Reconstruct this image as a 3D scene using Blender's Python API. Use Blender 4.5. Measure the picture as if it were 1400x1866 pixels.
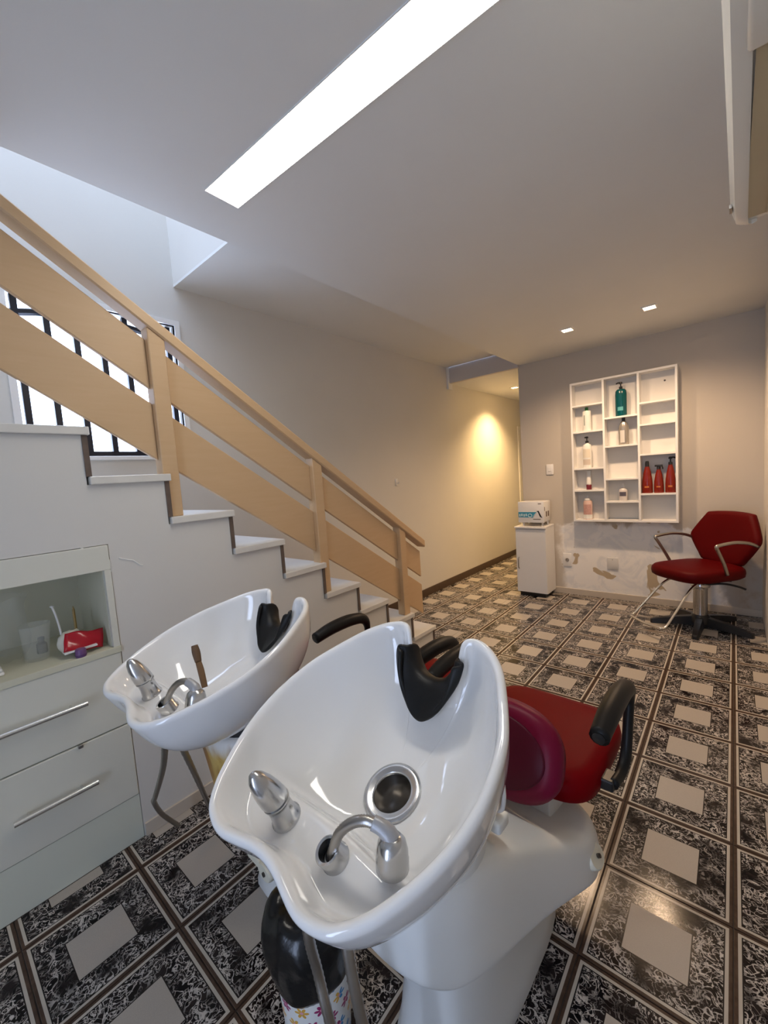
import bpy, bmesh, math, random
from mathutils import Vector, Matrix
random.seed(7)
PI = math.pi
for o in list(bpy.data.objects):
    bpy.data.objects.remove(o)
SC = bpy.context.scene
COL = SC.collection

# ------------------------------------------------------------------ camera
cam_d = bpy.data.cameras.new('camera')
cam = bpy.data.objects.new('camera', cam_d)
COL.objects.link(cam)
cam_d.sensor_fit = 'VERTICAL'
cam_d.sensor_height = 36.0
cam_d.lens = 36.0 * 748.78 / 1866.0
cam_d.clip_start = 0.02
YAW, PITCH, ROLL = -0.7080, -0.08446, -0.06988
fwd = Vector((math.sin(YAW) * math.cos(PITCH), math.cos(YAW) * math.cos(PITCH), math.sin(PITCH)))
rgt = Vector((math.cos(YAW), -math.sin(YAW), 0))
up = rgt.cross(fwd)
r2 = rgt * math.cos(ROLL) + up * math.sin(ROLL)
u2 = -rgt * math.sin(ROLL) + up * math.cos(ROLL)
cam.matrix_world = Matrix(((r2.x, u2.x, -fwd.x, -0.0021), (r2.y, u2.y, -fwd.y, -1.0960), (r2.z, u2.z, -fwd.z, 1.3772), (0, 0, 0, 1)))
SC.camera = cam

# ------------------------------------------------------------------ world, exposure
SC.view_settings.view_transform = 'Standard'
SC.view_settings.look = 'None'
SC.view_settings.gamma = 1.0
SC.view_settings.use_curve_mapping = False
SC.view_settings.exposure = 0.08
world = bpy.data.worlds.new('world')
SC.world = world
world.use_nodes = True
bg = world.node_tree.nodes['Background']
bg.inputs[0].default_value = (0.58, 0.71, 1.0, 1)
bg.inputs[1].default_value = 8.5
LED_STRENGTH = 16.0
SPOT_W = 60.0
HALL_W = 165.0

# room dimensions (metres)
T = 0.335            # floor tile
XR = 0.184           # wall by the air conditioner
XS = -1.816          # stair side wall
XL = -2.663          # wall with the window
YB = 3.42            # wall with the bottle shelf
YN = -2.70           # shop front
YE = 6.60            # end of the corridor
ZC = 2.486
ZS = 2.645


def portal(name, loc, rot, sx, sy):
    d = bpy.data.lights.new(name, 'AREA')
    d.shape = 'RECTANGLE'
    d.size, d.size_y = sx, sy
    d.cycles.is_portal = True
    o = bpy.data.objects.new(name, d)
    COL.objects.link(o)
    o.location = loc
    o.rotation_euler = rot
    return o


portal('window_daylight', (XL - 0.14, -0.27, 2.0), (0, -PI / 2, 0), 0.8, 0.78)
portal('shop_door_daylight', (-0.275, YN - 0.14, 1.05), (PI / 2, 0, 0), 0.45, 2.1)
portal('stairwell_daylight', (-2.2, -1.28, 4.55), (0, 0, 0), 0.9, 2.8)  # portal across the invented open top of the stairwell


# ------------------------------------------------------------------ node helpers
def new_mat(name):
    m = bpy.data.materials.new(name)
    m.use_nodes = True
    nt = m.node_tree
    return m, nt, nt.nodes['Principled BSDF']


def nd(nt, t, **kw):
    n = nt.nodes.new(t)
    for k, v in kw.items():
        setattr(n, k, v)
    return n


def setin(nt, sock, v):
    if hasattr(v, 'is_output'):
        nt.links.new(v, sock)
    else:
        sock.default_value = v


def M(nt, op, a, b=0.0, c=0.0):
    n = nd(nt, 'ShaderNodeMath', operation=op)
    setin(nt, n.inputs[0], a)
    setin(nt, n.inputs[1], b)
    setin(nt, n.inputs[2], c)
    return n.outputs[0]


def mix(nt, f, a, b):
    n = nd(nt, 'ShaderNodeMix', data_type='RGBA')
    setin(nt, n.inputs[0], f)
    for s, v in ((n.inputs[6], a), (n.inputs[7], b)):
        if hasattr(v, 'is_output'):
            nt.links.new(v, s)
        else:
            s.default_value = (*v[:3], 1)
    return n.outputs[2]


def ramp(nt, f, lo, hi):
    n = nd(nt, 'ShaderNodeMapRange', interpolation_type='SMOOTHSTEP')
    setin(nt, n.inputs[0], f)
    n.inputs[1].default_value = lo
    n.inputs[2].default_value = hi
    return n.outputs[0]


def noise(nt, vec, scale, detail=4, rough=0.5, dist=0.0):
    n = nd(nt, 'ShaderNodeTexNoise')
    n.inputs['Scale'].default_value = scale
    n.inputs['Detail'].default_value = detail
    n.inputs['Roughness'].default_value = rough
    n.inputs['Distortion'].default_value = dist
    if vec is not None:
        nt.links.new(vec, n.inputs['Vector'])
    return n.outputs[0]


def bump(nt, bs, h, strength=0.2, dist=0.005):
    b = nd(nt, 'ShaderNodeBump')
    b.inputs['Strength'].default_value = strength
    b.inputs['Distance'].default_value = dist
    nt.links.new(h, b.inputs['Height'])
    nt.links.new(b.outputs[0], bs.inputs['Normal'])


def plain(name, c, rough=0.5, metal=0.0, var=0.06, scale=8.0, bmp=0.0, bscale=200.0, coat=0.0, trans=0.0, ior=1.45, alpha=1.0, spec=0.5):
    """one colour with a little procedural mottling and fine relief"""
    m, nt, bs = new_mat(name)
    tc = nd(nt, 'ShaderNodeTexCoord').outputs['Object']
    n = noise(nt, tc, scale)
    c2 = [max(0, x * (1 - var)) for x in c]
    c1 = [min(1, x * (1 + var)) for x in c]
    nt.links.new(mix(nt, n, c2, c1), bs.inputs['Base Color'])
    bs.inputs['Roughness'].default_value = rough
    bs.inputs['Metallic'].default_value = metal
    bs.inputs['Coat Weight'].default_value = coat
    bs.inputs['Transmission Weight'].default_value = trans
    bs.inputs['IOR'].default_value = ior
    bs.inputs['Alpha'].default_value = alpha
    bs.inputs['Specular IOR Level'].default_value = spec
    if bmp:
        bump(nt, bs, noise(nt, tc, bscale), bmp, 0.002)
    return m


def emitter(name, c, s):
    m, nt, bs = new_mat(name)
    bs.inputs['Base Color'].default_value = (*c, 1)
    bs.inputs['Emission Color'].default_value = (*c, 1)
    bs.inputs['Emission Strength'].default_value = s
    return m


def tile_material():
    m, nt, bs = new_mat('ceramic_floor_tile')
    uv = nd(nt, 'ShaderNodeTexCoord').outputs['UV']
    sp = nd(nt, 'ShaderNodeSeparateXYZ')
    nt.links.new(uv, sp.inputs[0])
    a = M(nt, 'ABSOLUTE', M(nt, 'SUBTRACT', sp.outputs[0], 0.5))
    b = M(nt, 'ABSOLUTE', M(nt, 'SUBTRACT', sp.outputs[1], 0.5))
    d = M(nt, 'MAXIMUM', a, b)
    rnd = nd(nt, 'ShaderNodeObjectInfo').outputs['Random']
    off = nd(nt, 'ShaderNodeCombineXYZ')
    setin(nt, off.inputs[2], M(nt, 'MULTIPLY', rnd, 57.0))
    va = nd(nt, 'ShaderNodeVectorMath', operation='ADD')
    nt.links.new(uv, va.inputs[0])
    nt.links.new(off.outputs[0], va.inputs[1])
    v = va.outputs[0]
    n1 = noise(nt, v, 7.5, 2, 0.5, 1.7)
    n2 = noise(nt, v, 12.5, 2, 0.5, 1.5)
    n3 = noise(nt, v, 4.0, 2)
    vein1 = M(nt, 'SUBTRACT', 1.0, ramp(nt, M(nt, 'ABSOLUTE', M(nt, 'SUBTRACT', n1, 0.5)), 0.010, 0.036))
    vein2 = M(nt, 'SUBTRACT', 1.0, ramp(nt, M(nt, 'ABSOLUTE', M(nt, 'SUBTRACT', n2, 0.5)), 0.008, 0.032))
    vein = M(nt, 'MAXIMUM', vein1, M(nt, 'MULTIPLY', vein2, 0.85))
    vein = M(nt, 'MULTIPLY', vein, ramp(nt, n3, 0.30, 0.55))
    field = mix(nt, ramp(nt, n2, 0.35, 0.7), (0.005, 0.004, 0.005), (0.022, 0.016, 0.016))
    field = mix(nt, vein, field, (0.60, 0.55, 0.50))
    sq = mix(nt, noise(nt, v, 120.0, 2), (0.41, 0.365, 0.31), (0.51, 0.46, 0.40))
    strip = mix(nt, n1, (0.040, 0.024, 0.016), (0.115, 0.072, 0.050))
    cream = mix(nt, n3, (0.46, 0.41, 0.34), (0.60, 0.55, 0.48))
    col = mix(nt, M(nt, 'LESS_THAN', d, 0.236), field, (0.02, 0.016, 0.015))
    col = mix(nt, M(nt, 'LESS_THAN', d, 0.227), col, sq)
    col = mix(nt, M(nt, 'GREATER_THAN', d, 0.438), col, (0.02, 0.016, 0.015))
    col = mix(nt, M(nt, 'GREATER_THAN', d, 0.447), col, cream)
    col = mix(nt, M(nt, 'GREATER_THAN', d, 0.471), col, strip)
    nt.links.new(col, bs.inputs['Base Color'])
    rg = M(nt, 'MULTIPLY_ADD', M(nt, 'LESS_THAN', d, 0.227), 0.18, 0.12)
    nt.links.new(M(nt, 'ADD', rg, M(nt, 'MULTIPLY', n3, 0.10)), bs.inputs['Roughness'])
    bs.inputs['Specular IOR Level'].default_value = 0.2
    bump(nt, bs, n2, 0.05, 0.001)
    return m


def wall_material(name, c, patch=False):
    m, nt, bs = new_mat(name)
    g = nd(nt, 'ShaderNodeNewGeometry').outputs['Position']
    n = noise(nt, g, 2.5, 3)
    fine = noise(nt, g, 160.0, 3)
    col = mix(nt, n, [x * 0.965 for x in c], [min(1, x * 1.03) for x in c])
    if patch:
        sp = nd(nt, 'ShaderNodeSeparateXYZ')
        nt.links.new(g, sp.inputs[0])
        z = sp.outputs[2]
        nb = noise(nt, g, 3.2, 5, 0.6, 0.6)
        # filler and bare plaster low on the wall, ragged upper limit
        lim = M(nt, 'MULTIPLY_ADD', nb, 0.5, 0.52)
        low = M(nt, 'SUBTRACT', 1.0, ramp(nt, M(nt, 'SUBTRACT', z, lim), -0.03, 0.02))
        inx = ramp(nt, M(nt, 'ADD', sp.outputs[0], M(nt, 'MULTIPLY', nb, 0.3)), -1.32, -1.22)
        outx = M(nt, 'SUBTRACT', 1.0, ramp(nt, M(nt, 'ADD', sp.outputs[0], M(nt, 'MULTIPLY', nb, 0.5)), 0.15, 0.25))
        mask = M(nt, 'MULTIPLY', low, M(nt, 'MULTIPLY', inx, outx))
        fill = mix(nt, ramp(nt, noise(nt, g, 5.0, 4, 0.6, 1.2), 0.42, 0.55), (0.80, 0.80, 0.80), (0.90, 0.88, 0.85))
        hole = ramp(nt, noise(nt, g, 4.3, 3, 0.5, 0.8), 0.65, 0.67)
        fill = mix(nt, hole, fill, (0.50, 0.40, 0.27))
        col = mix(nt, mask, col, fill)
        brown_low = M(nt, 'MULTIPLY', ramp(nt, sp.outputs[0], -0.05, 0.15), M(nt, 'SUBTRACT', 1.0, ramp(nt, z, 0.3, 0.75)))  # browner in patches towards the floor near the side wall
        brown_low = M(nt, 'MULTIPLY', brown_low, ramp(nt, nb, 0.4, 0.6))
        col = mix(nt, brown_low, col, (0.42, 0.30, 0.17))
    nt.links.new(col, bs.inputs['Base Color'])
    bs.inputs['Roughness'].default_value = 0.62
    bump(nt, bs, fine, 0.06, 0.002)
    return m


def stained_shell(name, base, stain, lo, hi):
    """white moulded shell, yellowed and rust-streaked below a height of its own"""
    m, nt, bs = new_mat(name)
    tc = nd(nt, 'ShaderNodeTexCoord').outputs['Object']
    sp = nd(nt, 'ShaderNodeSeparateXYZ')
    nt.links.new(tc, sp.inputs[0])
    mp = nd(nt, 'ShaderNodeMapping')
    mp.inputs['Scale'].default_value = (9, 9, 1.6)
    nt.links.new(tc, mp.inputs[0])
    n = noise(nt, mp.outputs[0], 2.2, 4, 0.6, 0.5)
    z = M(nt, 'ADD', sp.outputs[2], M(nt, 'MULTIPLY', n, 0.10))
    f = M(nt, 'SUBTRACT', 1.0, ramp(nt, z, lo, hi))
    st = mix(nt, ramp(nt, n, 0.38, 0.62), stain, (0.62, 0.42, 0.12))
    nt.links.new(mix(nt, f, base, st), bs.inputs['Base Color'])
    bs.inputs['Roughness'].default_value = 0.4
    return m


def wood_material(name, a, b, rough=0.45):
    m, nt, bs = new_mat(name)
    tc = nd(nt, 'ShaderNodeTexCoord').outputs['Object']
    mp = nd(nt, 'ShaderNodeMapping')
    mp.inputs['Rotation'].default_value = (0.59, 0, 0)
    mp.inputs['Scale'].default_value = (12, 1.2, 12)
    nt.links.new(tc, mp.inputs[0])
    n = noise(nt, mp.outputs[0], 4.0, 5, 0.55, 0.6)
    nt.links.new(mix(nt, n, a, b), bs.inputs['Base Color'])
    bs.inputs['Roughness'].default_value = rough
    bump(nt, bs, n, 0.04, 0.002)
    return m


def floral_material():
    m, nt, bs = new_mat('floral_printed_plastic')
    uv = nd(nt, 'ShaderNodeTexCoord').outputs['UV']
    sp = nd(nt, 'ShaderNodeSeparateXYZ')
    nt.links.new(uv, sp.inputs[0])
    U = M(nt, 'MULTIPLY', sp.outputs[0], 12.0)
    V = M(nt, 'ADD', M(nt, 'MULTIPLY', sp.outputs[1], 6.6), 0.12)
    row = M(nt, 'FLOOR', V)
    U = M(nt, 'ADD', U, M(nt, 'MULTIPLY', row, 0.5))
    cell = M(nt, 'FLOOR', U)
    fx = M(nt, 'SUBTRACT', M(nt, 'SUBTRACT', U, cell), 0.5)
    fy = M(nt, 'SUBTRACT', M(nt, 'SUBTRACT', V, row), 0.5)
    r = M(nt, 'SQRT', M(nt, 'ADD', M(nt, 'MULTIPLY', fx, fx), M(nt, 'MULTIPLY', fy, fy)))
    th = M(nt, 'ARCTAN2', fy, fx)
    pet = M(nt, 'MULTIPLY_ADD', M(nt, 'ABSOLUTE', M(nt, 'COSINE', M(nt, 'MULTIPLY', th, 3.0))), 0.26, 0.12)
    inpet = M(nt, 'MULTIPLY', M(nt, 'LESS_THAN', r, pet), M(nt, 'GREATER_THAN', r, 0.09))
    wn = nd(nt, 'ShaderNodeTexWhiteNoise', noise_dimensions='2D')
    cv = nd(nt, 'ShaderNodeCombineXYZ')
    setin(nt, cv.inputs[0], cell)
    setin(nt, cv.inputs[1], row)
    nt.links.new(cv.outputs[0], wn.inputs['Vector'])
    k = wn.outputs['Value']
    pc = mix(nt, M(nt, 'GREATER_THAN', k, 0.36), (0.32, 0.02, 0.12), (0.02, 0.25, 0.55))
    pc = mix(nt, M(nt, 'GREATER_THAN', k, 0.70), pc, (0.72, 0.40, 0.06))
    col = mix(nt, inpet, (0.82, 0.82, 0.79), pc)
    col = mix(nt, M(nt, 'LESS_THAN', r, 0.09), col, (0.75, 0.35, 0.45))
    nt.links.new(col, bs.inputs['Base Color'])
    bs.inputs['Roughness'].default_value = 0.35
    return m


MT = {}
MT['tile'] = tile_material()
MT['grout'] = plain('dark_grout', (0.07, 0.055, 0.045), 0.8)
MT['wall'] = wall_material('grey_wall_paint', (0.67, 0.65, 0.605))
MT['wall_back'] = wall_material('patched_wall_paint', (0.55, 0.50, 0.43), True)
MT['ceil'] = wall_material('white_ceiling_paint', (0.74, 0.74, 0.715))
MT['white'] = plain('white_laminate', (0.80, 0.79, 0.77), 0.35, var=0.02)
MT['cab'] = plain('pale_green_grey_laminate', (0.70, 0.69, 0.60), 0.32, var=0.025)
MT['cab_in'] = plain('cream_shelf_board', (0.64, 0.62, 0.48), 0.45, var=0.04)
MT['marble'] = plain('white_marble_tread', (0.70, 0.675, 0.62), 0.28, var=0.10, scale=14.0)
MT['riser'] = plain('brown_riser_stone', (0.13, 0.095, 0.075), 0.4, var=0.3, scale=30)
MT['wood'] = wood_material('painted_tan_wood', (0.57, 0.375, 0.20), (0.63, 0.43, 0.245))
MT['ceramic'] = plain('glazed_white_ceramic', (0.86, 0.85, 0.83), 0.07, var=0.01, coat=0.6)
MT['shell'] = plain('white_moulded_fibreglass', (0.78, 0.79, 0.77), 0.32, var=0.03, scale=3)
MT['shell_stain'] = stained_shell('rust_stained_fibreglass', (0.74, 0.71, 0.66), (0.36, 0.15, 0.02), 0.64, 0.70)
MT['cream_plastic'] = plain('cream_plastic', (0.76, 0.72, 0.58), 0.4)
MT['chrome'] = plain('chrome', (0.58, 0.58, 0.58), 0.22, 1.0, var=0.04)
MT['satin'] = plain('worn_satin_metal', (0.42, 0.40, 0.37), 0.34, 1.0, var=0.15, scale=20)
MT['alu'] = plain('brushed_aluminium', (0.82, 0.81, 0.78), 0.26, 1.0, var=0.04)
MT['dark_metal'] = plain('dark_steel', (0.10, 0.09, 0.085), 0.35, 0.9)
MT['rubber'] = plain('black_rubber', (0.008, 0.008, 0.008), 0.42, spec=0.3, bmp=0.05)
MT['black'] = plain('black_plastic', (0.018, 0.017, 0.017), 0.3)
MT['red'] = plain('red_vinyl', (0.16, 0.0006, 0.003), 0.45, spec=0.06, var=0.06, bmp=0.06, bscale=260)
MT['crimson'] = plain('crimson_vinyl', (0.17, 0.003, 0.030), 0.38, spec=0.25, var=0.06, bmp=0.06, bscale=260)
MT['dark_red'] = plain('deep_red_vinyl', (0.085, 0.0005, 0.0012), 0.5, spec=0.12, var=0.06, bmp=0.06, bscale=260)
MT['bag'] = plain('black_bin_liner', (0.008, 0.008, 0.008), 0.22, bmp=0.8, bscale=26)
MT['floral'] = floral_material()
MT['iron'] = plain('black_painted_iron', (0.012, 0.012, 0.02), 0.4)
MT['base_dark'] = plain('dark_skirting_tile', (0.075, 0.045, 0.03), 0.4, var=0.25, scale=25)
MT['base_light'] = plain('beige_skirting_tile', (0.58, 0.51, 0.42), 0.4, var=0.08)
MT['ac'] = plain('aged_white_plastic', (0.78, 0.735, 0.64), 0.22, var=0.02)
MT['ac_beige'] = plain('yellowed_plastic', (0.52, 0.42, 0.26), 0.4, var=0.08, scale=5)
MT['glass'] = plain('clear_plastic', (0.95, 0.96, 0.92), 0.08, trans=1.0, ior=1.2, var=0.0)
MT['hall_wall'] = MT['wall']
MT['beam'] = wall_material('mauve_grey_beam_paint', (0.55, 0.52, 0.51))


# ------------------------------------------------------------------ mesh helpers
def link(name, me, mat, parent=None, smooth=False):
    if mat is not None and not me.materials:
        me.materials.append(mat if not isinstance(mat, str) else MT[mat])
    o = bpy.data.objects.new(name, me)
    COL.objects.link(o)
    if parent is not None:
        o.parent = parent
    if smooth:
        for p in me.polygons:
            p.use_smooth = True
    return o


def obj(name, bm, mat, parent=None, smooth=False, subsurf=0, angle=None):
    bmesh.ops.recalc_face_normals(bm, faces=bm.faces)
    me = bpy.data.meshes.new(name)
    bm.to_mesh(me)
    bm.free()
    o = link(name, me, mat, parent, smooth)
    if angle is not None:
        for p in me.polygons:
            p.use_smooth = True
        me.set_sharp_from_angle(angle=math.radians(angle))
    if subsurf:
        s = o.modifiers.new('subdivision', 'SUBSURF')
        s.levels = s.render_levels = subsurf
    return o


def thing(name, label, cat, loc=(0, 0, 0), rotz=0.0, group=None):
    o = bpy.data.objects.new(name, None)
    COL.objects.link(o)
    o.location = loc
    o.rotation_euler = (0, 0, rotz)
    return tag(o, label, cat, group)


def tag(o, label, cat, group=None):
    o['label'] = label
    o['category'] = cat
    if group:
        o['group'] = group
    return o


def struct(o, label=None):
    o['kind'] = 'structure'
    if label:
        o['label'] = label
    return o


def bx(x0, x1, y0, y1, z0, z1, bev=0.0, seg=2, bm=None):
    bm = bm or bmesh.new()
    r = bmesh.ops.create_cube(bm, size=1.0)
    for v in r['verts']:
        v.co = Vector((x0 + (v.co.x + 0.5) * (x1 - x0), y0 + (v.co.y + 0.5) * (y1 - y0), z0 + (v.co.z + 0.5) * (z1 - z0)))
    if bev:
        es = list({e for v in r['verts'] for e in v.link_edges})
        bmesh.ops.bevel(bm, geom=es, offset=bev, segments=seg, affect='EDGES', profile=0.5)
    return bm


def prism(poly, axis, a, b, bm=None):
    """extrude a 2D polygon; axis 'x': poly is (y,z); 'y': (x,z); 'z': (x,y)"""
    bm = bm or bmesh.new()
    def P(p, t):
        return {'x': (t, p[0], p[1]), 'y': (p[0], t, p[1]), 'z': (p[0], p[1], t)}[axis]
    va = [bm.verts.new(P(p, a)) for p in poly]
    vb = [bm.verts.new(P(p, b)) for p in poly]
    bm.faces.new(va)
    bm.faces.new(vb[::-1])
    n = len(poly)
    for i in range(n):
        bm.faces.new((va[i], vb[i], vb[(i + 1) % n], va[(i + 1) % n]))
    return bm


def lathe(prof, n=24, c=(0, 0, 0), bm=None, sx=1.0, sy=1.0, rot=None):
    """prof: list of (r, z); r==0 closes to a point"""
    bm = bm or bmesh.new()
    rings = []
    c = Vector(c)
    for r, z in prof:
        if r < 1e-6:
            p = Vector((0, 0, z))
            rings.append([bm.verts.new(c + (rot @ p if rot else p))])
        else:
            ring = []
            for k in range(n):
                a = 2 * PI * k / n
                p = Vector((r * math.cos(a) * sx, r * math.sin(a) * sy, z))
                ring.append(bm.verts.new(c + (rot @ p if rot else p)))
            rings.append(ring)
    for A, B in zip(rings[:-1], rings[1:]):
        if len(A) == 1 and len(B) == 1:
            continue
        for k in range(n):
            k2 = (k + 1) % n
            if len(A) == 1:
                bm.faces.new((A[0], B[k], B[k2]))
            elif len(B) == 1:
                bm.faces.new((A[k], A[k2], B[0]))
            else:
                bm.faces.new((A[k], A[k2], B[k2], B[k]))
    for R in (rings[0], rings[-1]):
        if len(R) > 1:
            bm.faces.new(R)
    return bm


def loft(rings, bm=None, cap=True):
    bm = bm or bmesh.new()
    V = [[bm.verts.new(p) for p in r] for r in rings]
    n = len(V[0])
    for A, B in zip(V[:-1], V[1:]):
        for k in range(n):
            k2 = (k + 1) % n
            bm.faces.new((A[k], A[k2], B[k2], B[k]))
    if cap:
        bm.faces.new(V[0])
        bm.faces.new(V[-1])
    return bm


def spline(pts, n=10, closed=False):
    """Catmull-Rom through pts"""
    P = [Vector(p) for p in pts]
    out = []
    m = len(P)
    for i in range(m if closed else m - 1):
        if closed:
            a, b, c, d = P[(i - 1) % m], P[i], P[(i + 1) % m], P[(i + 2) % m]
        else:
            b, c = P[i], P[i + 1]
            a = P[i - 1] if i else b + (b - c)
            d = P[i + 2] if i + 2 < m else c + (c - b)
        for k in range(n):
            t = k / n
            out.append(0.5 * ((2 * b) + (c - a) * t + (2 * a - 5 * b + 4 * c - d) * t * t + (3 * b - a - 3 * c + d) * t ** 3))
    if not closed:
        out.append(P[-1])
    return out


def tube(pts, r, seg=10, bm=None, flat=1.0, smooth_n=8, upv=None, ribs=0.0):
    """tube along a smooth path; r a number or list per control point"""
    path = spline(pts, smooth_n) if smooth_n else [Vector(p) for p in pts]
    if isinstance(r, (list, tuple)):
        rr = [x[0] for x in spline([(q, 0, 0) for q in r], smooth_n)] if smooth_n else list(r)
    else:
        rr = [r] * len(path)
    if ribs:
        rr = [q * (1 + (ribs if i % 2 else -ribs)) for i, q in enumerate(rr)]
    rings = []
    nrm = None
    for i, p in enumerate(path):
        t = (path[min(i + 1, len(path) - 1)] - path[max(i - 1, 0)]).normalized()
        if nrm is None:
            ref = Vector(upv) if upv else (Vector((0, 0, 1)) if abs(t.z) < 0.9 else Vector((1, 0, 0)))
            nrm = (ref - t * ref.dot(t)).normalized()
        else:
            nrm = (nrm - t * nrm.dot(t)).normalized()
        bn = t.cross(nrm)
        rings.append([p + (nrm * math.cos(2 * PI * k / seg) * flat + bn * math.sin(2 * PI * k / seg)) * rr[i] for k in range(seg)])
    return loft(rings, bm)


# ------------------------------------------------------------------ the room
# floor slab and its tiles
fl = struct(obj('floor', bx(XL, XR, YN, YE, -0.12, -0.004), 'grout'), 'dark marbled ceramic tile floor with pale square centres')
tile_cache = {}


def tile_mesh(x0, x1, y0, y1):
    key = tuple(round(q, 3) for q in (x0, x1, y0, y1))
    if key in tile_cache:
        return tile_cache[key]
    bm = bmesh.new()
    g, b = 0.0012, 0.0015
    lo = [bm.verts.new((x, y, -0.004)) for x, y in ((x0 + g, y0 + g), (x1 - g, y0 + g), (x1 - g, y1 - g), (x0 + g, y1 - g))]
    mi = [bm.verts.new((v.co.x, v.co.y, -0.0012)) for v in lo]
    h = g + b
    hi = [bm.verts.new((x, y, 0.0)) for x, y in ((x0 + h, y0 + h), (x1 - h, y0 + h), (x1 - h, y1 - h), (x0 + h, y1 - h))]
    bm.faces.new(hi)
    for A, B in ((lo, mi), (mi, hi)):
        for k in range(4):
            bm.faces.new((A[k], A[(k + 1) % 4], B[(k + 1) % 4], B[k]))
    bmesh.ops.recalc_face_normals(bm, faces=bm.faces)
    L = bm.loops.layers.uv.new('UVMap')
    for f in bm.faces:
        for l in f.loops:
            l[L].uv = (l.vert.co.x / T, l.vert.co.y / T)
    me = bpy.data.meshes.new('tile')
    bm.to_mesh(me)
    bm.free()
    me.materials.append(MT['tile'])
    tile_cache[key] = me
    return me


def lay_tiles(xa, xb, ya, yb):
    for i in range(math.floor(xa / T), math.ceil(xb / T)):
        for j in range(math.floor(ya / T), math.ceil(yb / T)):
            x0, x1 = max(i * T, xa) - i * T, min((i + 1) * T, xb) - i * T
            y0, y1 = max(j * T, ya) - j * T, min((j + 1) * T, yb) - j * T
            if x1 - x0 < 0.01 or y1 - y0 < 0.01:
                continue
            o = bpy.data.objects.new('tile', tile_mesh(x0, x1, y0, y1))
            COL.objects.link(o)
            o.location = (i * T, j * T, 0)
            o.parent = fl


lay_tiles(XS, XR, YN, YB)
lay_tiles(XL, XS, 1.50, YE)

# walls
WT = 0.16
WY0, WY1, WZ0, WZ1 = -0.665, 0.125, 1.60, 2.405
bm = bx(XL - WT, XL, YN, WY0, -0.05, 4.6)
bx(XL - WT, XL, WY1, 0.30, -0.05, 4.6, bm=bm)
bx(XL - WT, XL, WY0, WY1, -0.05, WZ0, bm=bm)
bx(XL - WT, XL, WY0, WY1, WZ1, 4.6, bm=bm)
bx(XL - WT, XL, 0.30, YB, -0.05, 2.9, bm=bm)
struct(obj('wall_left', bm, 'wall'), 'pale grey plastered wall rising beside the stairs')
DY0, DY1, DZ = 5.47, 6.30, 2.02
bm = bx(XL - WT, XL, YB, DY0, -0.05, 2.7)
bx(XL - WT, XL, DY1, YE, -0.05, 2.7, bm=bm)
bx(XL - WT, XL, DY0, DY1, DZ, 2.7, bm=bm)
struct(obj('wall_corridor', bm, 'hall_wall'), 'cream corridor wall lit by a warm downlight')
d = struct(obj('door_1', bx(XL - 0.09, XL - 0.05, DY0 + 0.05, DY1 - 0.05, 0.005, DZ - 0.05, 0.004), 'white'), 'white door at the far end of the corridor')
bm = bx(XL - WT, XL + 0.015, DY0 - 0.02, DY0 + 0.05, 0, DZ + 0.02)
bx(XL - WT, XL + 0.015, DY1 - 0.05, DY1 + 0.02, 0, DZ + 0.02, bm=bm)
bx(XL - WT, XL + 0.015, DY0 + 0.05, DY1 - 0.05, DZ - 0.05, DZ + 0.02, bm=bm)
obj('door_frame', bm, 'white', d)
struct(obj('wall_end', bx(XL - WT, -1.64, YE, YE + 0.12, -0.05, 2.7), 'hall_wall'))
struct(obj('wall_back', bx(-1.80, XR + WT, YB, YB + WT, -0.05, 2.65), 'wall_back'), 'grey wall with white filler patches below the shelf')
struct(obj('wall_passage', bx(-1.80, -1.64, YB + WT, YE, -0.05, 2.65), 'hall_wall'))
struct(obj('wall_right', bx(XR, XR + WT, YN, YB, -0.05, 2.65), 'wall'))
bm = bx(XL - WT, -0.50, YN - WT, YN, -0.05, 2.65)
bx(XL - WT, -1.60, YN - WT, YN, 2.65, 4.6, bm=bm)
bx(-0.05, XR + WT, YN - WT, YN, -0.05, 2.65, bm=bm)
bx(-0.50, -0.05, YN - WT, YN, 2.1, 2.65, bm=bm)
struct(obj('wall_front', bm, 'wall'))
# ceilings
struct(obj('ceiling', prism([(-1.726, YN), (XR + WT, YN), (XR + WT, YB), (-1.79, YB)], 'z', ZC, 2.65), 'ceil'), 'white lowered ceiling with a long recessed light')
struct(obj('ceiling', bx(XL, -1.722, 0.15, YB - 0.05, ZS, 2.66), 'ceil'), 'raised white ceiling over the foot of the stairs')
struct(obj('ceiling', bx(XL, -1.80, YB, YE, 2.456, 2.65), 'ceil'), 'corridor ceiling beyond the beam')
struct(obj('trim_1', bx(XL, -1.785, YB - 0.045, YB + 0.005, 2.456, 2.66, 0.003), 'beam'), 'mauve grey beam across the corridor mouth')
obj_corner = obj('trim_2', bx(XL, XL + 0.025, YB - 0.07, YB + 0.02, 2.385, 2.66, 0.002), 'ceil')
struct(obj_corner, 'thin white corner strip where the beam meets the wall')
# stairwell above, its open top invented to let sky light in
struct(obj('wall_upper', bx(XL, -1.60, 0.15, 0.27, 2.66, 4.6), 'wall'), 'upper stairwell wall dropping to the raised ceiling')
struct(obj('wall_well', bx(-1.726, -1.60, YN, 0.15, 2.65, 4.6), 'wall'))

# baseboards
struct(obj('baseboard_left', bx(XL, XL + 0.012, 1.53, DY0 - 0.02, 0, 0.085, 0.002), 'base_dark'), 'dark brown skirting along the corridor wall')
struct(obj('baseboard_back', bx(-1.80, XR, YB - 0.010, YB, 0, 0.062, 0.002), 'base_light'), 'beige skirting under the patched wall')
struct(obj('baseboard_stair', bx(XS, XS + 0.010, -0.60, 1.50, 0, 0.055, 0.002), 'base_light'), 'beige skirting at the stair side wall')

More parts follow.
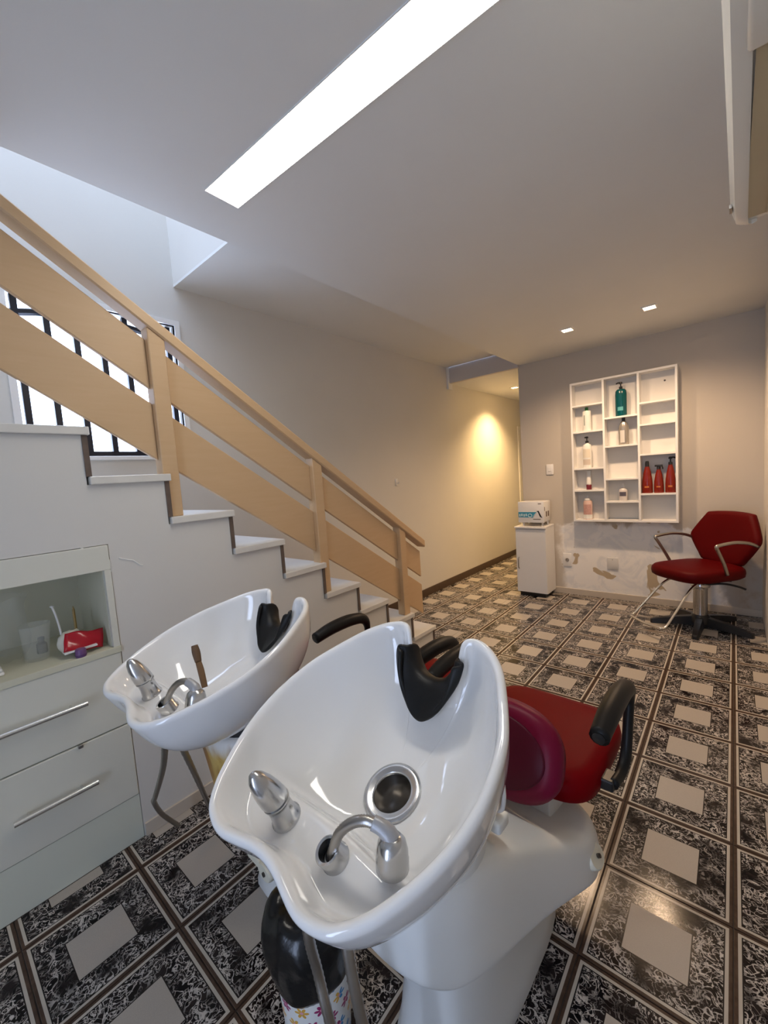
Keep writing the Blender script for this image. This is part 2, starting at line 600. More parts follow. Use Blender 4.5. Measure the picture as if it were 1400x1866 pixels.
# window in the stair wall
w = struct(obj('window_1', bx(XL - 0.02, XL + 0.012, WY0 - 0.03, WY0, WZ0 - 0.02, WZ1 + 0.03), 'white'), 'bright barred window beside the stairs')
bmw = bx(XL - 0.02, XL + 0.012, WY1, WY1 + 0.03, WZ0 - 0.02, WZ1 + 0.03)
obj('window_frame', bmw, 'white', w)
obj('window_frame', bx(XL - 0.02, XL + 0.012, WY0, WY1, WZ1, WZ1 + 0.03), 'white', w)
obj('window_sill', bx(XL - WT, XL + 0.02, WY0 - 0.03, WY1 + 0.03, WZ0 - 0.022, WZ0, 0.003), 'white', w)
gx = XL - 0.045
for y in [-0.630, -0.508, -0.386, -0.264, -0.142, -0.020, 0.098]:
    obj('bar', bx(gx - 0.014, gx + 0.014, y - 0.014, y + 0.014, WZ0 + 0.024, WZ1 - 0.005, 0.002), 'iron', w)
obj('bottom_rail', bx(gx - 0.014, gx + 0.014, WY0 + 0.01, WY1 - 0.008, WZ0 + 0.001, WZ0 + 0.030, 0.002), 'iron', w)
arch = [(gx, y, WZ1 - 0.045 - 0.05 * ((y + 0.27) / 0.38) ** 2) for y in [WY0 + 0.02 + i * 0.0755 for i in range(11)]]
obj('arched_rail', tube(arch, 0.018, 6, smooth_n=2), 'iron', w)

# ------------------------------------------------------------------ staircase
RISE, RUN = 0.1818, 0.27
ny = lambda k: 1.5276 - RUN * (k - 1)
st = thing('staircase', 'white marble staircase with brown risers climbing along the window wall', 'staircase', (0, 0, 0))
NS = 13
poly = [(ny(1) - 0.012, 0.0)]
for k in range(1, NS + 1):
    poly.append((ny(k) - 0.012, RISE * k - 0.03))
    if k < NS:
        poly.append((ny(k + 1) - 0.012, RISE * k - 0.03))
poly += [(YN + 0.004, RISE * NS - 0.03), (YN + 0.004, 1.197), (-0.603, 1.197), (-0.603, 0.0)]
obj('side_wall', prism(poly, 'x', XL + 0.001, XS), 'wall', st)
for k in range(1, NS + 1):
    yb = ny(k + 1) if k < NS else YN + 0.004
    obj('tread', bx(XL + 0.001, XS + 0.018, yb - 0.004 if k < NS else yb, ny(k) + 0.012, RISE * k - 0.03, RISE * k, 0.003), 'marble', st)
    obj('riser', bx(XL + 0.001, XS + 0.006, ny(k) - 0.012, ny(k) + 0.006, RISE * (k - 1), RISE * k - 0.03), 'riser', st)
# hairline plaster cracks by the cabinet
crk = [(-0.69, 1.199), (-0.665, 1.183), (-0.63, 1.166), (-0.612, 1.148), (-0.604, 1.13), (-0.603, 1.09)]
obj('plaster_crack', tube([(XS + 0.0005, y, z) for y, z in crk], 0.0022, 5, smooth_n=3), 'ceil', st)
crk = [(-0.573, 1.137), (-0.545, 1.125), (-0.525, 1.118), (-0.505, 1.098), (-0.492, 1.092)]
obj('plaster_crack', tube([(XS + 0.0005, y, z) for y, z in crk], 0.0028, 5, smooth_n=3), 'ceil', st)

# railing
SL = 0.668
rl = thing('stair_railing', 'tan wooden railing with broad sloping boards on the stair edge', 'railing', (0, 0, 0))


def slope_board(name, y0, y1, c_top, c_bot, xa, xb, mat='wood', bev=0.003):
    bm = prism([(y0, c_bot - SL * y0), (y1, c_bot - SL * y1), (y1, c_top - SL * y1), (y0, c_top - SL * y0)], 'x', xa, xb)
    bmesh.ops.bevel(bm, geom=list(bm.edges), offset=bev, segments=1, affect='EDGES')
    return obj(name, bm, mat, rl)


posts = [(-1.155, 10), (-0.372, 7), (0.437, 4), (1.187, 2)]
PW = 0.066
for y, k in posts:
    ym = y + PW
    zt = 1.806 - SL * ym
    bm = prism([(y, RISE * k), (ym, RISE * k), (ym, zt), (y, zt + SL * PW)], 'x', -1.885, -1.822)
    bmesh.ops.bevel(bm, geom=list(bm.edges), offset=0.003, segments=1, affect='EDGES')
    obj('post', bm, 'wood', rl)
bays = [(-1.155 + PW, -0.372), (-0.372 + PW, 0.437), (0.437 + PW, 1.187), (1.187 + PW, 1.458), (-1.9, -1.155)]
for a, b in bays:
    slope_board('board', a, b, 1.762, 1.562, -1.872, -1.852)
    slope_board('board', a, b, 1.500, 1.266, -1.872, -1.852)
slope_board('handrail', -1.9, 1.48, 1.862, 1.806, -1.892, -1.812, bev=0.006)

# ------------------------------------------------------------------ built-in drawer cabinet under the stairs
cb = thing('drawer_cabinet', 'pale built-in cabinet with open niche and long-handled drawers under the stairs', 'cabinet', (0, 0, 0))
CX0, CX1, CY0, CY1 = -2.22, XS + 0.004, -2.0, -0.605
N0, N1 = 0.788, 1.100
obj('base_panel', bx(CX0, CX1 - 0.004, CY0, CY1, 0.001, 0.184), plain('mint_white_plinth', (0.66, 0.68, 0.58), 0.4, var=0.05, scale=4), cb)
obj('top_panel', bx(CX0, CX1, CY0, CY1, N1, 1.195, 0.002), 'cab', cb)
obj('side_panel', bx(CX0, CX1, -0.627, CY1, N0 + 0.012, N1, 0.001), 'cab', cb)
obj('back_panel', bx(CX0, CX0 + 0.015, CY0, -0.627, N0 + 0.012, N1), 'cab_in', cb)
obj('inner_side', bx(CX0 + 0.015, CX1 - 0.022, -0.630, -0.6272, N0 + 0.012, N1), 'cab_in', cb)
obj('niche_shelf', bx(CX0, CX1 + 0.004, CY0, CY1 + 0.002, N0 - 0.012, N0 + 0.012, 0.002), 'cab_in', cb)
for i, (z0, z1, hy0, hy1, hz) in enumerate(((0.488, 0.776, -1.10, -0.737, 0.638), (0.186, 0.484, -0.972, -0.737, 0.335))):
    dr = obj('drawer', bx(CX0, CX1, CY0, CY1, z0, z1, 0.004), 'cab', cb)
    bm = bmesh.new()
    if i == 0:
        hy0 = -1.06
    tube([(CX1 + 0.030, hy0, hz), (CX1 + 0.030, hy1, hz)], 0.0092, 14, bm, smooth_n=0)
    h = obj('handle', bm, 'alu', dr, angle=40)
    for yy in (hy0 + 0.04, hy1 - 0.045):
        obj('handle_stud', tube([(CX1 - 0.002, yy, hz), (CX1 + 0.030, yy, hz)], 0.0045, 8, smooth_n=0), 'alu', dr)
obj('catch', bx(CX1 - 0.001, CX1 + 0.012, -0.777, -0.762, 0.476, 0.488, 0.002), 'satin', cb)
SHZ = N0 + 0.012

# things in the niche
c = thing('plastic_cup', 'clear crumpled plastic cup in the cabinet niche', 'cup', (-1.95, -0.83, SHZ))
prof = [(0.0, 0.001), (0.034, 0.001), (0.036, 0.01), (0.046, 0.13), (0.0475, 0.132), (0.045, 0.13), (0.035, 0.012), (0.0, 0.006)]
bm = lathe(prof, 20)
for v in bm.verts:
    s = 1 + 0.06 * math.sin(3 * math.atan2(v.co.y, v.co.x) + v.co.z * 30)
    v.co.x *= s
    v.co.y *= s
obj('cup_wall', bm, plain('thin_clear_cup', (0.80, 0.82, 0.76), 0.12, alpha=0.13, var=0.0), c, smooth=True)
c = thing('plastic_bag', 'clear loosely gathered plastic bag standing at the niche back', 'bag', (-2.05, -0.90, SHZ))
rings = []
for i, (r, z) in enumerate(((0.045, 0.002), (0.065, 0.03), (0.075, 0.09), (0.07, 0.15), (0.055, 0.19), (0.075, 0.235))):
    rings.append([Vector((r * (1 + 0.16 * math.sin(5 * a + i)) * math.cos(a), r * (1 + 0.16 * math.sin(4 * a + 2 * i)) * math.sin(a), z + 0.008 * math.sin(6 * a + i))) for a in [2 * PI * k / 28 for k in range(28)]])
bm = loft(rings, cap=False)
o = obj('bag_film', bm, plain('thin_clear_film', (0.78, 0.80, 0.74), 0.15, alpha=0.12, var=0.0), c, smooth=True, subsurf=1)
c = thing('red_sachet', 'crumpled red foil sachet leaning on the niche side', 'sachet', (-1.862, -0.712, SHZ))
bm = bmesh.new()
G = 10
V = [[None] * (G + 1) for _ in range(G + 1)]
for i in range(G + 1):
    for j in range(G + 1):
        a, b = i / G, j / G
        th = 0.010 * math.sin(PI * a) * math.sin(PI * b)
        y = -0.062 + 0.12 * a + 0.015 * b
        z = 0.028 + 0.062 * b - 0.022 * a + 0.003 * math.sin(9 * a + 5 * b)
        V[i][j] = (0.02 - 0.03 * b + th + 0.003 * math.sin(7 * b + 4 * a), y, z)
vv = [[bm.verts.new(V[i][j]) for j in range(G + 1)] for i in range(G + 1)]
for i in range(G):
    for j in range(G):
        bm.faces.new((vv[i][j], vv[i + 1][j], vv[i + 1][j + 1], vv[i][j + 1]))
o = obj('foil_pouch', bm, plain('red_foil', (0.42, 0.008, 0.02), 0.18, bmp=0.2, bscale=30, var=0.15), c, smooth=True)
s = o.modifiers.new('thickness', 'SOLIDIFY')
s.thickness = 0.006
o = obj('torn_strip', bx(-0.004, 0.030, -0.062, 0.04, 0.020, 0.027, 0.002), 'white', c)
c = thing('purple_cap', 'small purple plastic cap in front of the red sachet', 'cap', (-1.826, -0.728, SHZ))
obj('cap_body', lathe([(0.0, 0.0), (0.016, 0.0), (0.017, 0.003), (0.017, 0.026), (0.014, 0.030), (0.0, 0.030)], 20), plain('purple_plastic', (0.16, 0.07, 0.20), 0.35), c, angle=40)
obj('grip_ring', lathe([(0.0165, 0.004), (0.0183, 0.005), (0.0183, 0.009), (0.0165, 0.010)], 20), plain('purple_plastic_dark', (0.11, 0.05, 0.15), 0.4), c, angle=40)
c = thing('cotton_wad', 'white cotton wad behind the red sachet', 'cotton', (-1.905, -0.735, SHZ))
bm = bmesh.new()
bmesh.ops.create_icosphere(bm, subdivisions=3, radius=0.045)
for v in bm.verts:
    q = v.co.normalized()
    v.co *= 1 + 0.14 * math.sin(q.x * 9) * math.sin(q.y * 8 + 1) * math.sin(q.z * 7 + 2)
    v.co.x *= 0.8
    v.co.z = max(v.co.z * 0.95 + 0.043, 0.001)
obj('wad', bm, plain('white_cotton', (0.72, 0.68, 0.58), 0.9, bmp=0.6, bscale=60), c, smooth=True)
c = thing('plastic_stick', 'thin white plastic stick standing in the niche', 'stick', (-1.93, -0.755, SHZ))
obj('shaft', tube([(0.0, 0, 0.0), (0, -0.004, 0.08), (0.004, -0.012, 0.145), (0.004, -0.02, 0.185)], 0.0035, 8), 'white', c, smooth=True)
obj('tip', lathe([(0, 0), (0.006, 0.001), (0.007, 0.005), (0, 0.008)], 10, (0.004, -0.02, 0.182)), 'white', c, smooth=True)
c = thing('amber_pencil', 'short amber pencil stub upright behind the red sachet', 'pencil', (-1.99, -0.70, SHZ))
obj('barrel', lathe([(0, 0), (0.005, 0), (0.005, 0.14), (0.0015, 0.155), (0, 0.157)], 6), plain('amber_paint', (0.35, 0.22, 0.05), 0.4), c)
c = thing('dark_vial', 'small dark brown vial at the back of the niche', 'vial', (-2.02, -0.805, SHZ))
obj('body', lathe([(0, 0), (0.016, 0), (0.017, 0.004), (0.017, 0.035), (0.010, 0.043), (0.010, 0.05), (0, 0.05)], 16), plain('dark_brown_glass', (0.03, 0.015, 0.01), 0.15), c, angle=40)
obj('stopper', lathe([(0, 0.05), (0.011, 0.05), (0.011, 0.060), (0, 0.062)], 16), 'black', c, angle=40)
c = thing('folded_cloth', 'white folded cloth lying on the niche shelf', 'cloth', (-1.93, -0.985, SHZ))
for i in range(3):
    obj('fold', bx(-0.05, 0.055, -0.07, 0.055 - 0.004 * i, 0.013 * i + 0.0005, 0.013 * i + 0.0125, 0.005, 3), 'white', c, smooth=True)

# ------------------------------------------------------------------ hair-wash units
HALF = [(-.343, 0), (-.347, .04), (-.356, .077), (-.363, .11), (-.362, .138), (-.353, .17), (-.338, .192), (-.32, .209), (-.30, .224), (-.26, .246), (-.22, .263),
        (-.17, .278), (-.12, .285), (-.08, .285), (-.03, .279), (.016, .268), (.06, .249), (.105, .226), (.15, .2), (.187, .167), (.208, .135), (.214, .112), (.207, .093)]
K = 0.937
half = [(v * K, u * K, 0.0) for u, v in HALF]
half += [(.0800, .182, -.012), (.0740, .165, -.042), (.0640, .145, -.078), (.0440, .128, -.102), (.0210, .120, -.112)]
full = half + [(0, .118, -.114)] + [(-x, y, z) for x, y, z in reversed(half[1:])]
RIM = spline(full, 3, closed=True)
DR = Vector((0.004, -0.084, 0))
DEPTH = 0.195


def basin_mesh():
    bm = bmesh.new()
    n = len(RIM)
    rings = []
    def toward(p, d):
        q = Vector((p.x, p.y, 0)) - DR
        L = q.length
        return q / L, L
    cent = Vector((0, -0.06, 0))
    # outside, bottom to rim
    for s in (1.0, 0.9, 0.78, 0.64, 0.5, 0.36, 0.22, 0.1):
        ph = s * PI / 2
        ring = []
        for p in RIM:
            q = Vector((p.x, p.y, 0))
            dirn = (q - cent).normalized()
            q = q + dirn * 0.006
            e = cent + Vector((0, 0.0, 0)) + dirn * 0.10
            f = 1 - math.cos(ph) ** 1.25
            g = math.sin(ph)
            z0 = p.z - 0.012
            ring.append(q.lerp(e, f) + Vector((0, 0, z0 + (-DEPTH - 0.045 - z0) * g)))
        rings.append(ring)
    # rolled rim
    for off, dz in ((0.009, -0.020), (0.0115, -0.011), (0.009, -0.003), (0.003, 0.0005), (-0.005, -0.0015), (-0.011, -0.008)):
        ring = []
        for i, p in enumerate(RIM):
            t = (RIM[(i + 1) % n] - RIM[i - 1])
            nr = Vector((t.y, -t.x, 0))
            nr = nr.normalized() if nr.length > 1e-6 else Vector((0, 1, 0))
            if nr.dot(Vector((p.x, p.y, 0)) - cent) < 0:
                nr = -nr
            ring.append(p + nr * off * 0.9 + Vector((0, 0, dz)))
        rings.append(ring)
    last = rings[-1]
    NI = 22
    for k in range(1, NI + 1):
        s = k / NI
        ph = s * PI / 2
        ring = []
        for i, p in enumerate(last):
            q = Vector((p.x, p.y, 0))
            dirn = (q - DR).normalized()
            e = DR + dirn * 0.047
            f = 0.35 * s + 0.65 * (1 - math.cos(ph))
            g = math.sin(ph) ** 0.95
            pos = q.lerp(e, f)
            z = p.z + (-DEPTH - p.z) * g
            # tap deck at the back of the bowl
            mk = max(0.0, min(1.0, (-0.178 - pos.y - 0.5 * pos.x * pos.x) / 0.05))
            mk = mk * mk * (3 - 2 * mk)
            zd = -0.068
            if z < zd:
                z = z * (1 - mk) + zd * mk
            ring.append(Vector((pos.x, pos.y, z)))
        rings.append(ring)
    # lip down into the drain
    rings.append([DR + (v - DR).normalized().xy.to_3d() * 0.046 + Vector((0, 0, -DEPTH - 0.02)) for v in rings[-1]])
    return loft(rings, bm, cap=False)


def ring_section(hw, scale, zfun, n=40):
    """closed outline from half-width table [(y,hw)], scaled about its middle, z from zfun(y)"""
    pts = [(w_, y_) for y_, w_ in hw]
    loop = pts + [(-a, b) for a, b in reversed(pts[1:-1])]
    cy = 0.33
    out = []
    for x, y in loop:
        yy = cy + (y - cy) * scale
        out.append(Vector((x * scale, yy, zfun(yy))))
    return out


SHELL = [(-.085, 0), (-.080, .065), (-.058, .12), (-.01, .155), (.08, .170), (.2, .178), (.32, .190), (.43, .208), (.52, .226), (.59, .234), (.66, .222), (.71, .178), (.742, .105), (.752, 0)]


def wash_unit(name, label, loc, rotz, tilt, zr, stained, hoses, group):
    U = thing(name, label, 'wash unit', loc, rotz, group)
    # base
    zb = lambda y: 0.345 - 0.235 * max(0, min(1, (y + 0.085) / 0.67)) + 0.06
    zt = lambda y: 0.60 - 0.275 * max(0.0, min(1.0, (y - 0.10) / 0.45))
    rings = [ring_section(SHELL, 0.93, lambda y: zb(y) + 0.004), ring_section(SHELL, 1.0, zb), ring_section(SHELL, 1.0, lambda y: zb(y) + 0.05)]
    for sc_, f in ((0.985, 0.6), (0.95, 0.82), (0.88, 0.94), (0.70, 0.99), (0.35, 1.0)):
        rings.append(ring_section(SHELL, sc_, lambda y, f=f: zb(y) + (zt(y) - zb(y)) * f))
    shell = obj('base_shell', loft(rings), 'shell', U, smooth=True, subsurf=2)
    # foot
    rr = []
    for z, sx, y0, y1 in ((0.0, 0.128, 0.02, 0.64), (0.012, 0.132, 0.016, 0.645), (0.05, 0.124, 0.03, 0.635), (0.15, 0.118, 0.05, 0.62), (0.24, 0.125, 0.04, 0.63), (0.30, 0.13, 0.04, 0.64)):
        c_, h_ = (y0 + y1) / 2, (y1 - y0) / 2
        rr.append([Vector((sx * math.copysign(abs(math.cos(a)) ** 0.62, math.cos(a)), c_ + h_ * math.copysign(abs(math.sin(a)) ** 0.62, math.sin(a)), z)) for a in [2 * PI * k / 32 for k in range(32)]])
    obj('foot', loft(rr), 'shell', U, smooth=True)
    # bolted ears on the shell sides
    for s in (-1, 1):
        e = obj('mounting_ear', lathe([(0, -0.012), (0.036, -0.012), (0.040, -0.006), (0.040, 0.006), (0.036, 0.012), (0, 0.012)], 24, (s * 0.224, 0.575, 0.255), sx=0.75, sy=1.0, rot=Matrix.Rotation(s * 0.95, 3, 'Y')), 'cream_plastic', U, angle=35)
        obj('bolt', lathe([(0, -0.003), (0.006, -0.003), (0.006, 0.004), (0, 0.005)], 10, (s * 0.238, 0.575, 0.2645), rot=Matrix.Rotation(s * 0.95, 3, 'Y')), 'dark_metal', e)
    # column with collar
    col = [(0.0, 0.42), (0.13, 0.42), (0.138, 0.50), (0.146, 0.56), (0.158, 0.62), (0.164, 0.665), (0.156, 0.690), (0.12, 0.70), (0.0, 0.70)]
    if stained:
        col = [(0.0, 0.30), (0.17, 0.30), (0.178, 0.45), (0.195, 0.56), (0.206, 0.62), (0.206, 0.645), (0.195, 0.66), (0.14, 0.67), (0.0, 0.67)]
    obj('column', lathe(col, 40, (0, 0.08, 0)), 'shell_stain' if stained else 'shell', U, smooth=True)
    cr = 0.185 if stained else 0.118
    obj('collar', lathe([(0.0, 0.655), (cr - 0.008, 0.655), (cr, 0.66), (cr, 0.690), (cr - 0.008, 0.696), (0.0, 0.696)], 40, (0, 0.05 if not stained else 0.07, 0)), 'black', U, angle=35)
    # tilting latch beside the column
    br = obj('latch_bracket', bx(0.06, 0.155, 0.165, 0.215, 0.575, 0.605, 0.008, 3), 'shell', U, smooth=True)
    lp = spline([(0.135, 0.19, 0.615), (0.150, 0.19, 0.625), (0.156, 0.19, 0.66), (0.152, 0.19, 0.70), (0.142, 0.19, 0.712), (0.132, 0.19, 0.70), (0.128, 0.19, 0.66), (0.126, 0.19, 0.625)], 4, closed=True)
    obj('latch_loop', tube(list(lp) + [lp[0]], 0.0052, 8, smooth_n=0), 'white', br, smooth=True)
    obj('latch_pin', tube([(0.10, 0.19, 0.618), (0.135, 0.19, 0.618)], 0.011, 10, smooth_n=0), plain('rusty_pin', (0.20, 0.05, 0.04), 0.4, 0.6, var=0.3, scale=60), br, angle=40)
    # seat
    obj('seat_block', bx(-0.118, 0.118, 0.535, 0.68, 0.30, 0.425, 0.006, 2), 'shell', U, angle=40)
    ring = []
    for z, g_ in ((0.405, 0.80), (0.402, 0.93), (0.415, 0.985), (0.44, 1.0), (0.462, 0.985), (0.478, 0.93), (0.486, 0.80), (0.489, 0.4)):
        ring.append([Vector((0.232 * g_ * math.copysign(abs(math.cos(a)) ** 0.42, math.cos(a)), 0.758 + 0.236 * g_ * math.copysign(abs(math.sin(a)) ** 0.42, math.sin(a)), z + 0.03 * ((math.sin(a)) ** 2 if math.sin(a) < 0 else 0) * 0)) for a in [2 * PI * (k + 0.5) / 48 for k in range(48)]])
    obj('seat', loft(ring), 'red', U, smooth=True)
    # oval back cushion
    ring = []
    R_ = Matrix.Rotation(-0.30, 3, 'X')
    for yy, g_ in ((-0.036, 0.55), (-0.038, 0.80), (-0.030, 0.93), (-0.012, 1.0), (0.012, 1.0), (0.030, 0.93), (0.040, 0.78), (0.044, 0.4)):
        ring.append([R_ @ Vector((0.186 * g_ * math.copysign(abs(math.cos(a)) ** 0.8, math.cos(a)), yy, 0.135 * g_ * math.copysign(abs(math.sin(a)) ** 0.8, math.sin(a)))) + Vector((0, 0.475, 0.560)) for a in [2 * PI * k / 48 for k in range(48)]])
    bk = obj('backrest', loft(ring), 'crimson', U, smooth=True)
    pn = [[R_ @ Vector((0.150 * g_ * math.cos(a), yy, 0.102 * g_ * math.sin(a))) + Vector((0, 0.475, 0.560)) for a in [2 * PI * k / 40 for k in range(40)]] for yy, g_ in ((-0.030, 1.0), (-0.0405, 0.99), (-0.043, 0.95), (-0.044, 0.5))]
    obj('back_panel', loft(pn), plain('dull_plum_panel', (0.085, 0.004, 0.018), 0.42, spec=0.25), bk, smooth=True)
    # armrests: looped black rubber arms
    for s in (-1, 1):
        path = [(s * 0.268, 0.500, 0.672), (s * 0.268, 0.60, 0.690), (s * 0.268, 0.72, 0.692), (s * 0.268, 0.80, 0.672), (s * 0.268, 0.825, 0.62), (s * 0.268, 0.805, 0.55), (s * 0.268, 0.775, 0.475), (s * 0.265, 0.73, 0.440), (s * 0.258, 0.66, 0.437)]
        rad = [0.025, 0.029, 0.029, 0.025, 0.016, 0.015, 0.016, 0.016, 0.015]
        ar = obj('armrest', tube(path, rad, 12, flat=1.0), 'rubber', U, smooth=True)
        obj('arm_bracket', bx(min(s * 0.215, s * 0.262), max(s * 0.215, s * 0.262), 0.645, 0.705, 0.418, 0.450, 0.005), 'black', ar)
        obj('end_plug', lathe([(0, -0.003), (0.014, -0.003), (0.016, 0.004), (0, 0.006)], 14, (s * 0.268, 0.498, 0.6715), rot=Matrix.Rotation(PI / 2 + 0.18, 3, 'X')), 'black', ar)
    # basin and its fittings
    ba = obj('basin', basin_mesh(), 'ceramic', U, smooth=True, subsurf=1)
    ba.location = (0, 0, zr)
    ba.rotation_euler = (math.atan(tilt), 0, 0)
    zd = -DEPTH
    bm = lathe([(0.0405, zd - 0.012), (0.0405, zd + 0.002), (0.044, zd + 0.0055), (0.049, zd + 0.0045), (0.052, zd + 0.0065), (0.059, zd + 0.006), (0.063, zd + 0.0035), (0.0635, zd + 0.001), (0.048, zd - 0.006), (0.047, zd - 0.012)], 40, (DR.x, DR.y, 0))
    obj('drain_flange', bm, 'chrome', ba, smooth=True)
    bm = lathe([(0.040, zd - 0.001), (0.037, zd - 0.055), (0.020, zd - 0.060), (0.0, zd - 0.060), (0.0, zd - 0.066), (0.042, zd - 0.062), (0.0445, zd - 0.003)], 32, (DR.x, DR.y, 0))
    bm.faces.ensure_lookup_table()
    obj('drain_well', bm, plain('drain_steel', (0.08, 0.07, 0.06), 0.35, 0.9), ba, smooth=True)
    obj('strainer', lathe([(0.0, zd - 0.046), (0.012, zd - 0.048), (0.020, zd - 0.056), (0.020, zd - 0.059), (0.0, zd - 0.059)], 20, (DR.x, DR.y, 0)), 'chrome', ba, smooth=True)
    # mixer with bullet-shaped lever
    mx, my, mz = -0.066, -0.258, -0.068
    prof = [(0, 0), (0.027, 0), (0.0275, 0.004), (0.024, 0.008), (0.0215, 0.03), (0.0215, 0.046), (0.0245, 0.049), (0.0245, 0.052)]
    obj('mixer_body', lathe(prof, 28, (mx, my, mz - 0.001)), 'chrome', ba, angle=50)
    prof = [(0.0, 0.048), (0.0235, 0.050), (0.0245, 0.058), (0.0235, 0.075), (0.0205, 0.095), (0.0150, 0.113), (0.008, 0.124), (0.0, 0.128)]
    bm = lathe(prof, 28, (mx, my, mz))
    for v in bm.verts:
        h = v.co.z - mz - 0.05
        v.co.y -= 0.10 * max(h, 0)
        v.co.x -= 0.08 * max(h, 0)
    obj('mixer_lever', bm, 'chrome', ba, smooth=True)
    hx, hy = 0.068, -0.256
    obj('hose_collar', lathe([(0.014, 0), (0.024, 0), (0.0245, 0.003), (0.022, 0.006), (0.022, 0.030), (0.020, 0.032), (0.016, 0.031), (0.014, 0.012)], 26, (hx, hy, mz - 0.001), rot=Matrix.Rotation(0.15, 3, 'X')), 'chrome', ba, angle=50)
    obj('collar_bore', lathe([(0, 0.009), (0.0138, 0.009), (0.0138, 0.012), (0, 0.012)], 16, (hx, hy, mz)), 'rubber', ba)
    hp = [(hx, hy, mz + 0.008), (0.074, -0.258, -0.045), (0.084, -0.239, -0.018), (0.106, -0.222, 0.002), (0.130, -0.210, 0.010), (0.150, -0.203, 0.004)]
    obj('shower_hose', tube(hp, 0.0078, 12, smooth_n=12, ribs=0.09), 'satin', ba, smooth=True)
    obj('shower_grip', tube([(0.142, -0.205, 0.008), (0.154, -0.202, 0.002), (0.163, -0.201, -0.006), (0.168, -0.203, -0.014)], [0.011, 0.0115, 0.013, 0.014], 14), plain('grey_grip', (0.40, 0.40, 0.41), 0.4, 0.3), ba, smooth=True)
    hr = Matrix.Rotation(-0.45, 3, 'X')
    obj('shower_head', lathe([(0, 0.014), (0.014, 0.012), (0.021, 0.004), (0.024, -0.008), (0.0245, -0.020), (0.025, -0.021), (0.025, -0.036), (0.022, -0.040), (0, -0.038)], 24, (0.169, -0.206, -0.020), rot=hr), 'chrome', ba, angle=45)
    obj('spray_face', lathe([(0, -0.041), (0.020, -0.041), (0.020, -0.038), (0, -0.038)], 24, (0.169, -0.206, -0.020), rot=hr), 'dark_metal', ba)
    # neck rest draped over the notch
    bm = bmesh.new()
    NV = 16
    rows = []
    base_curve = [(p.x, p.y, p.z) for p in spline([(-.071, .158, -.052), (-.064, .145, -.074), (-.044, .129, -.098), (-.021, .121, -.108), (0, .119, -.110), (.021, .121, -.108), (.044, .129, -.098), (.064, .145, -.074), (.071, .158, -.052)], 3)]
    for i, (x, y, z) in enumerate(base_curve):
        t = i / (len(base_curve) - 1) * 2 - 1
        L = 0.030 + 0.062 * (1 - abs(t) ** 2.4)
        row = []
        for f in (-1.0, -0.6, -0.25, 0.0, 0.1, 0.22, 0.36, 0.5, 0.66, 0.82, 1.0):
            if f <= 0:
                yy = y + 0.006 + 0.030 * min(1, -f * 1.6)
                zz = z + 0.018 - 0.045 * (f * f)
                xx = x
            else:
                xx = x * (1 + 0.42 * min(1, f * 2.2)) * (1 - 0.30 * f * f)
                yy = y + 0.006 - L * 0.80 * f
                zz = z + 0.018 - L * 0.52 * f ** 1.2 + 0.004 * math.sin(PI * min(1, f * 1.6)) + 0.020 * abs(t) * f
            row.append(bm.verts.new((xx, yy, zz)))
        rows.append(row)
    for A, B in zip(rows[:-1], rows[1:]):
        for k in range(len(A) - 1):
            bm.faces.new((A[k], A[k + 1], B[k + 1], B[k]))
    nk = obj('neck_rest', bm, 'rubber', ba, smooth=True)
    s = nk.modifiers.new('thickness', 'SOLIDIFY')
    s.thickness = 0.012
    s.offset = 0
    s2 = nk.modifiers.new('subdivision', 'SUBSURF')
    s2.levels = s2.render_levels = 1
    # supply hoses under the basin (world points given relative to the unit)
    Ri = Matrix.Rotation(-rotz, 3, 'Z')
    for pts in hoses:
        lp = [Ri @ (Vector(p) - Vector(loc)) for p in pts]
        obj('supply_hose', tube(lp, 0.0085, 10, smooth_n=16, ribs=0.05), 'satin', U, smooth=True)
    return U


U1 = wash_unit('wash_unit', 'white ceramic hair-wash basin with red seat behind the floral bin', (-0.550, -0.491, 0), math.radians(2.0) * -1, 0.40, 0.930, False,
               [[(-0.525, -0.745, 0.735), (-0.520, -0.750, 0.66), (-0.525, -0.735, 0.57), (-0.505, -0.73, 0.47), (-0.50, -0.68, 0.20), (-0.52, -0.60, 0.012)],
                [(-0.430, -0.745, 0.735), (-0.425, -0.750, 0.70), (-0.415, -0.745, 0.60), (-0.41, -0.73, 0.50), (-0.42, -0.70, 0.22), (-0.43, -0.60, 0.012)]], 'hair-wash units')
U2 = wash_unit('wash_unit', 'white ceramic hair-wash basin on rust-stained column beside the stair wall', (-1.202, -0.464, 0), math.radians(-3.0), 0.31, 0.942, True,
               [[(-1.06, -0.735, 0.80), (-1.08, -0.735, 0.76), (-1.25, -0.692, 0.59), (-1.50, -0.645, 0.35), (-1.60, -0.621, 0.265), (-1.68, -0.575, 0.145), (-1.74, -0.503, 0.012)],
                [(-1.02, -0.725, 0.80), (-1.05, -0.715, 0.769), (-1.3, -0.588, 0.486), (-1.55, -0.453, 0.166), (-1.66, -0.39, 0.015)]], 'hair-wash units')
# loose cream tab on the second base
e = obj('mounting_tab', lathe([(0, -0.010), (0.030, -0.010), (0.034, -0.004), (0.034, 0.004), (0.030, 0.010), (0, 0.010)], 24, (0, 0, 0), sx=1.0, sy=0.72, rot=Matrix.Rotation(PI / 2, 3, 'X')), 'cream_plastic', U2, angle=35)
e.location = (0.205, -0.070, 0.30)
obj('bolt', lathe([(0, -0.003), (0.0065, -0.003), (0.0065, 0.004), (0, 0.005)], 10, (0.004, -0.010, 0.0), rot=Matrix.Rotation(PI / 2, 3, 'X')), 'dark_metal', e)
obj('tab_arm', bx(-0.10, -0.02, -0.006, 0.006, -0.014, 0.014, 0.004), 'cream_plastic', e)

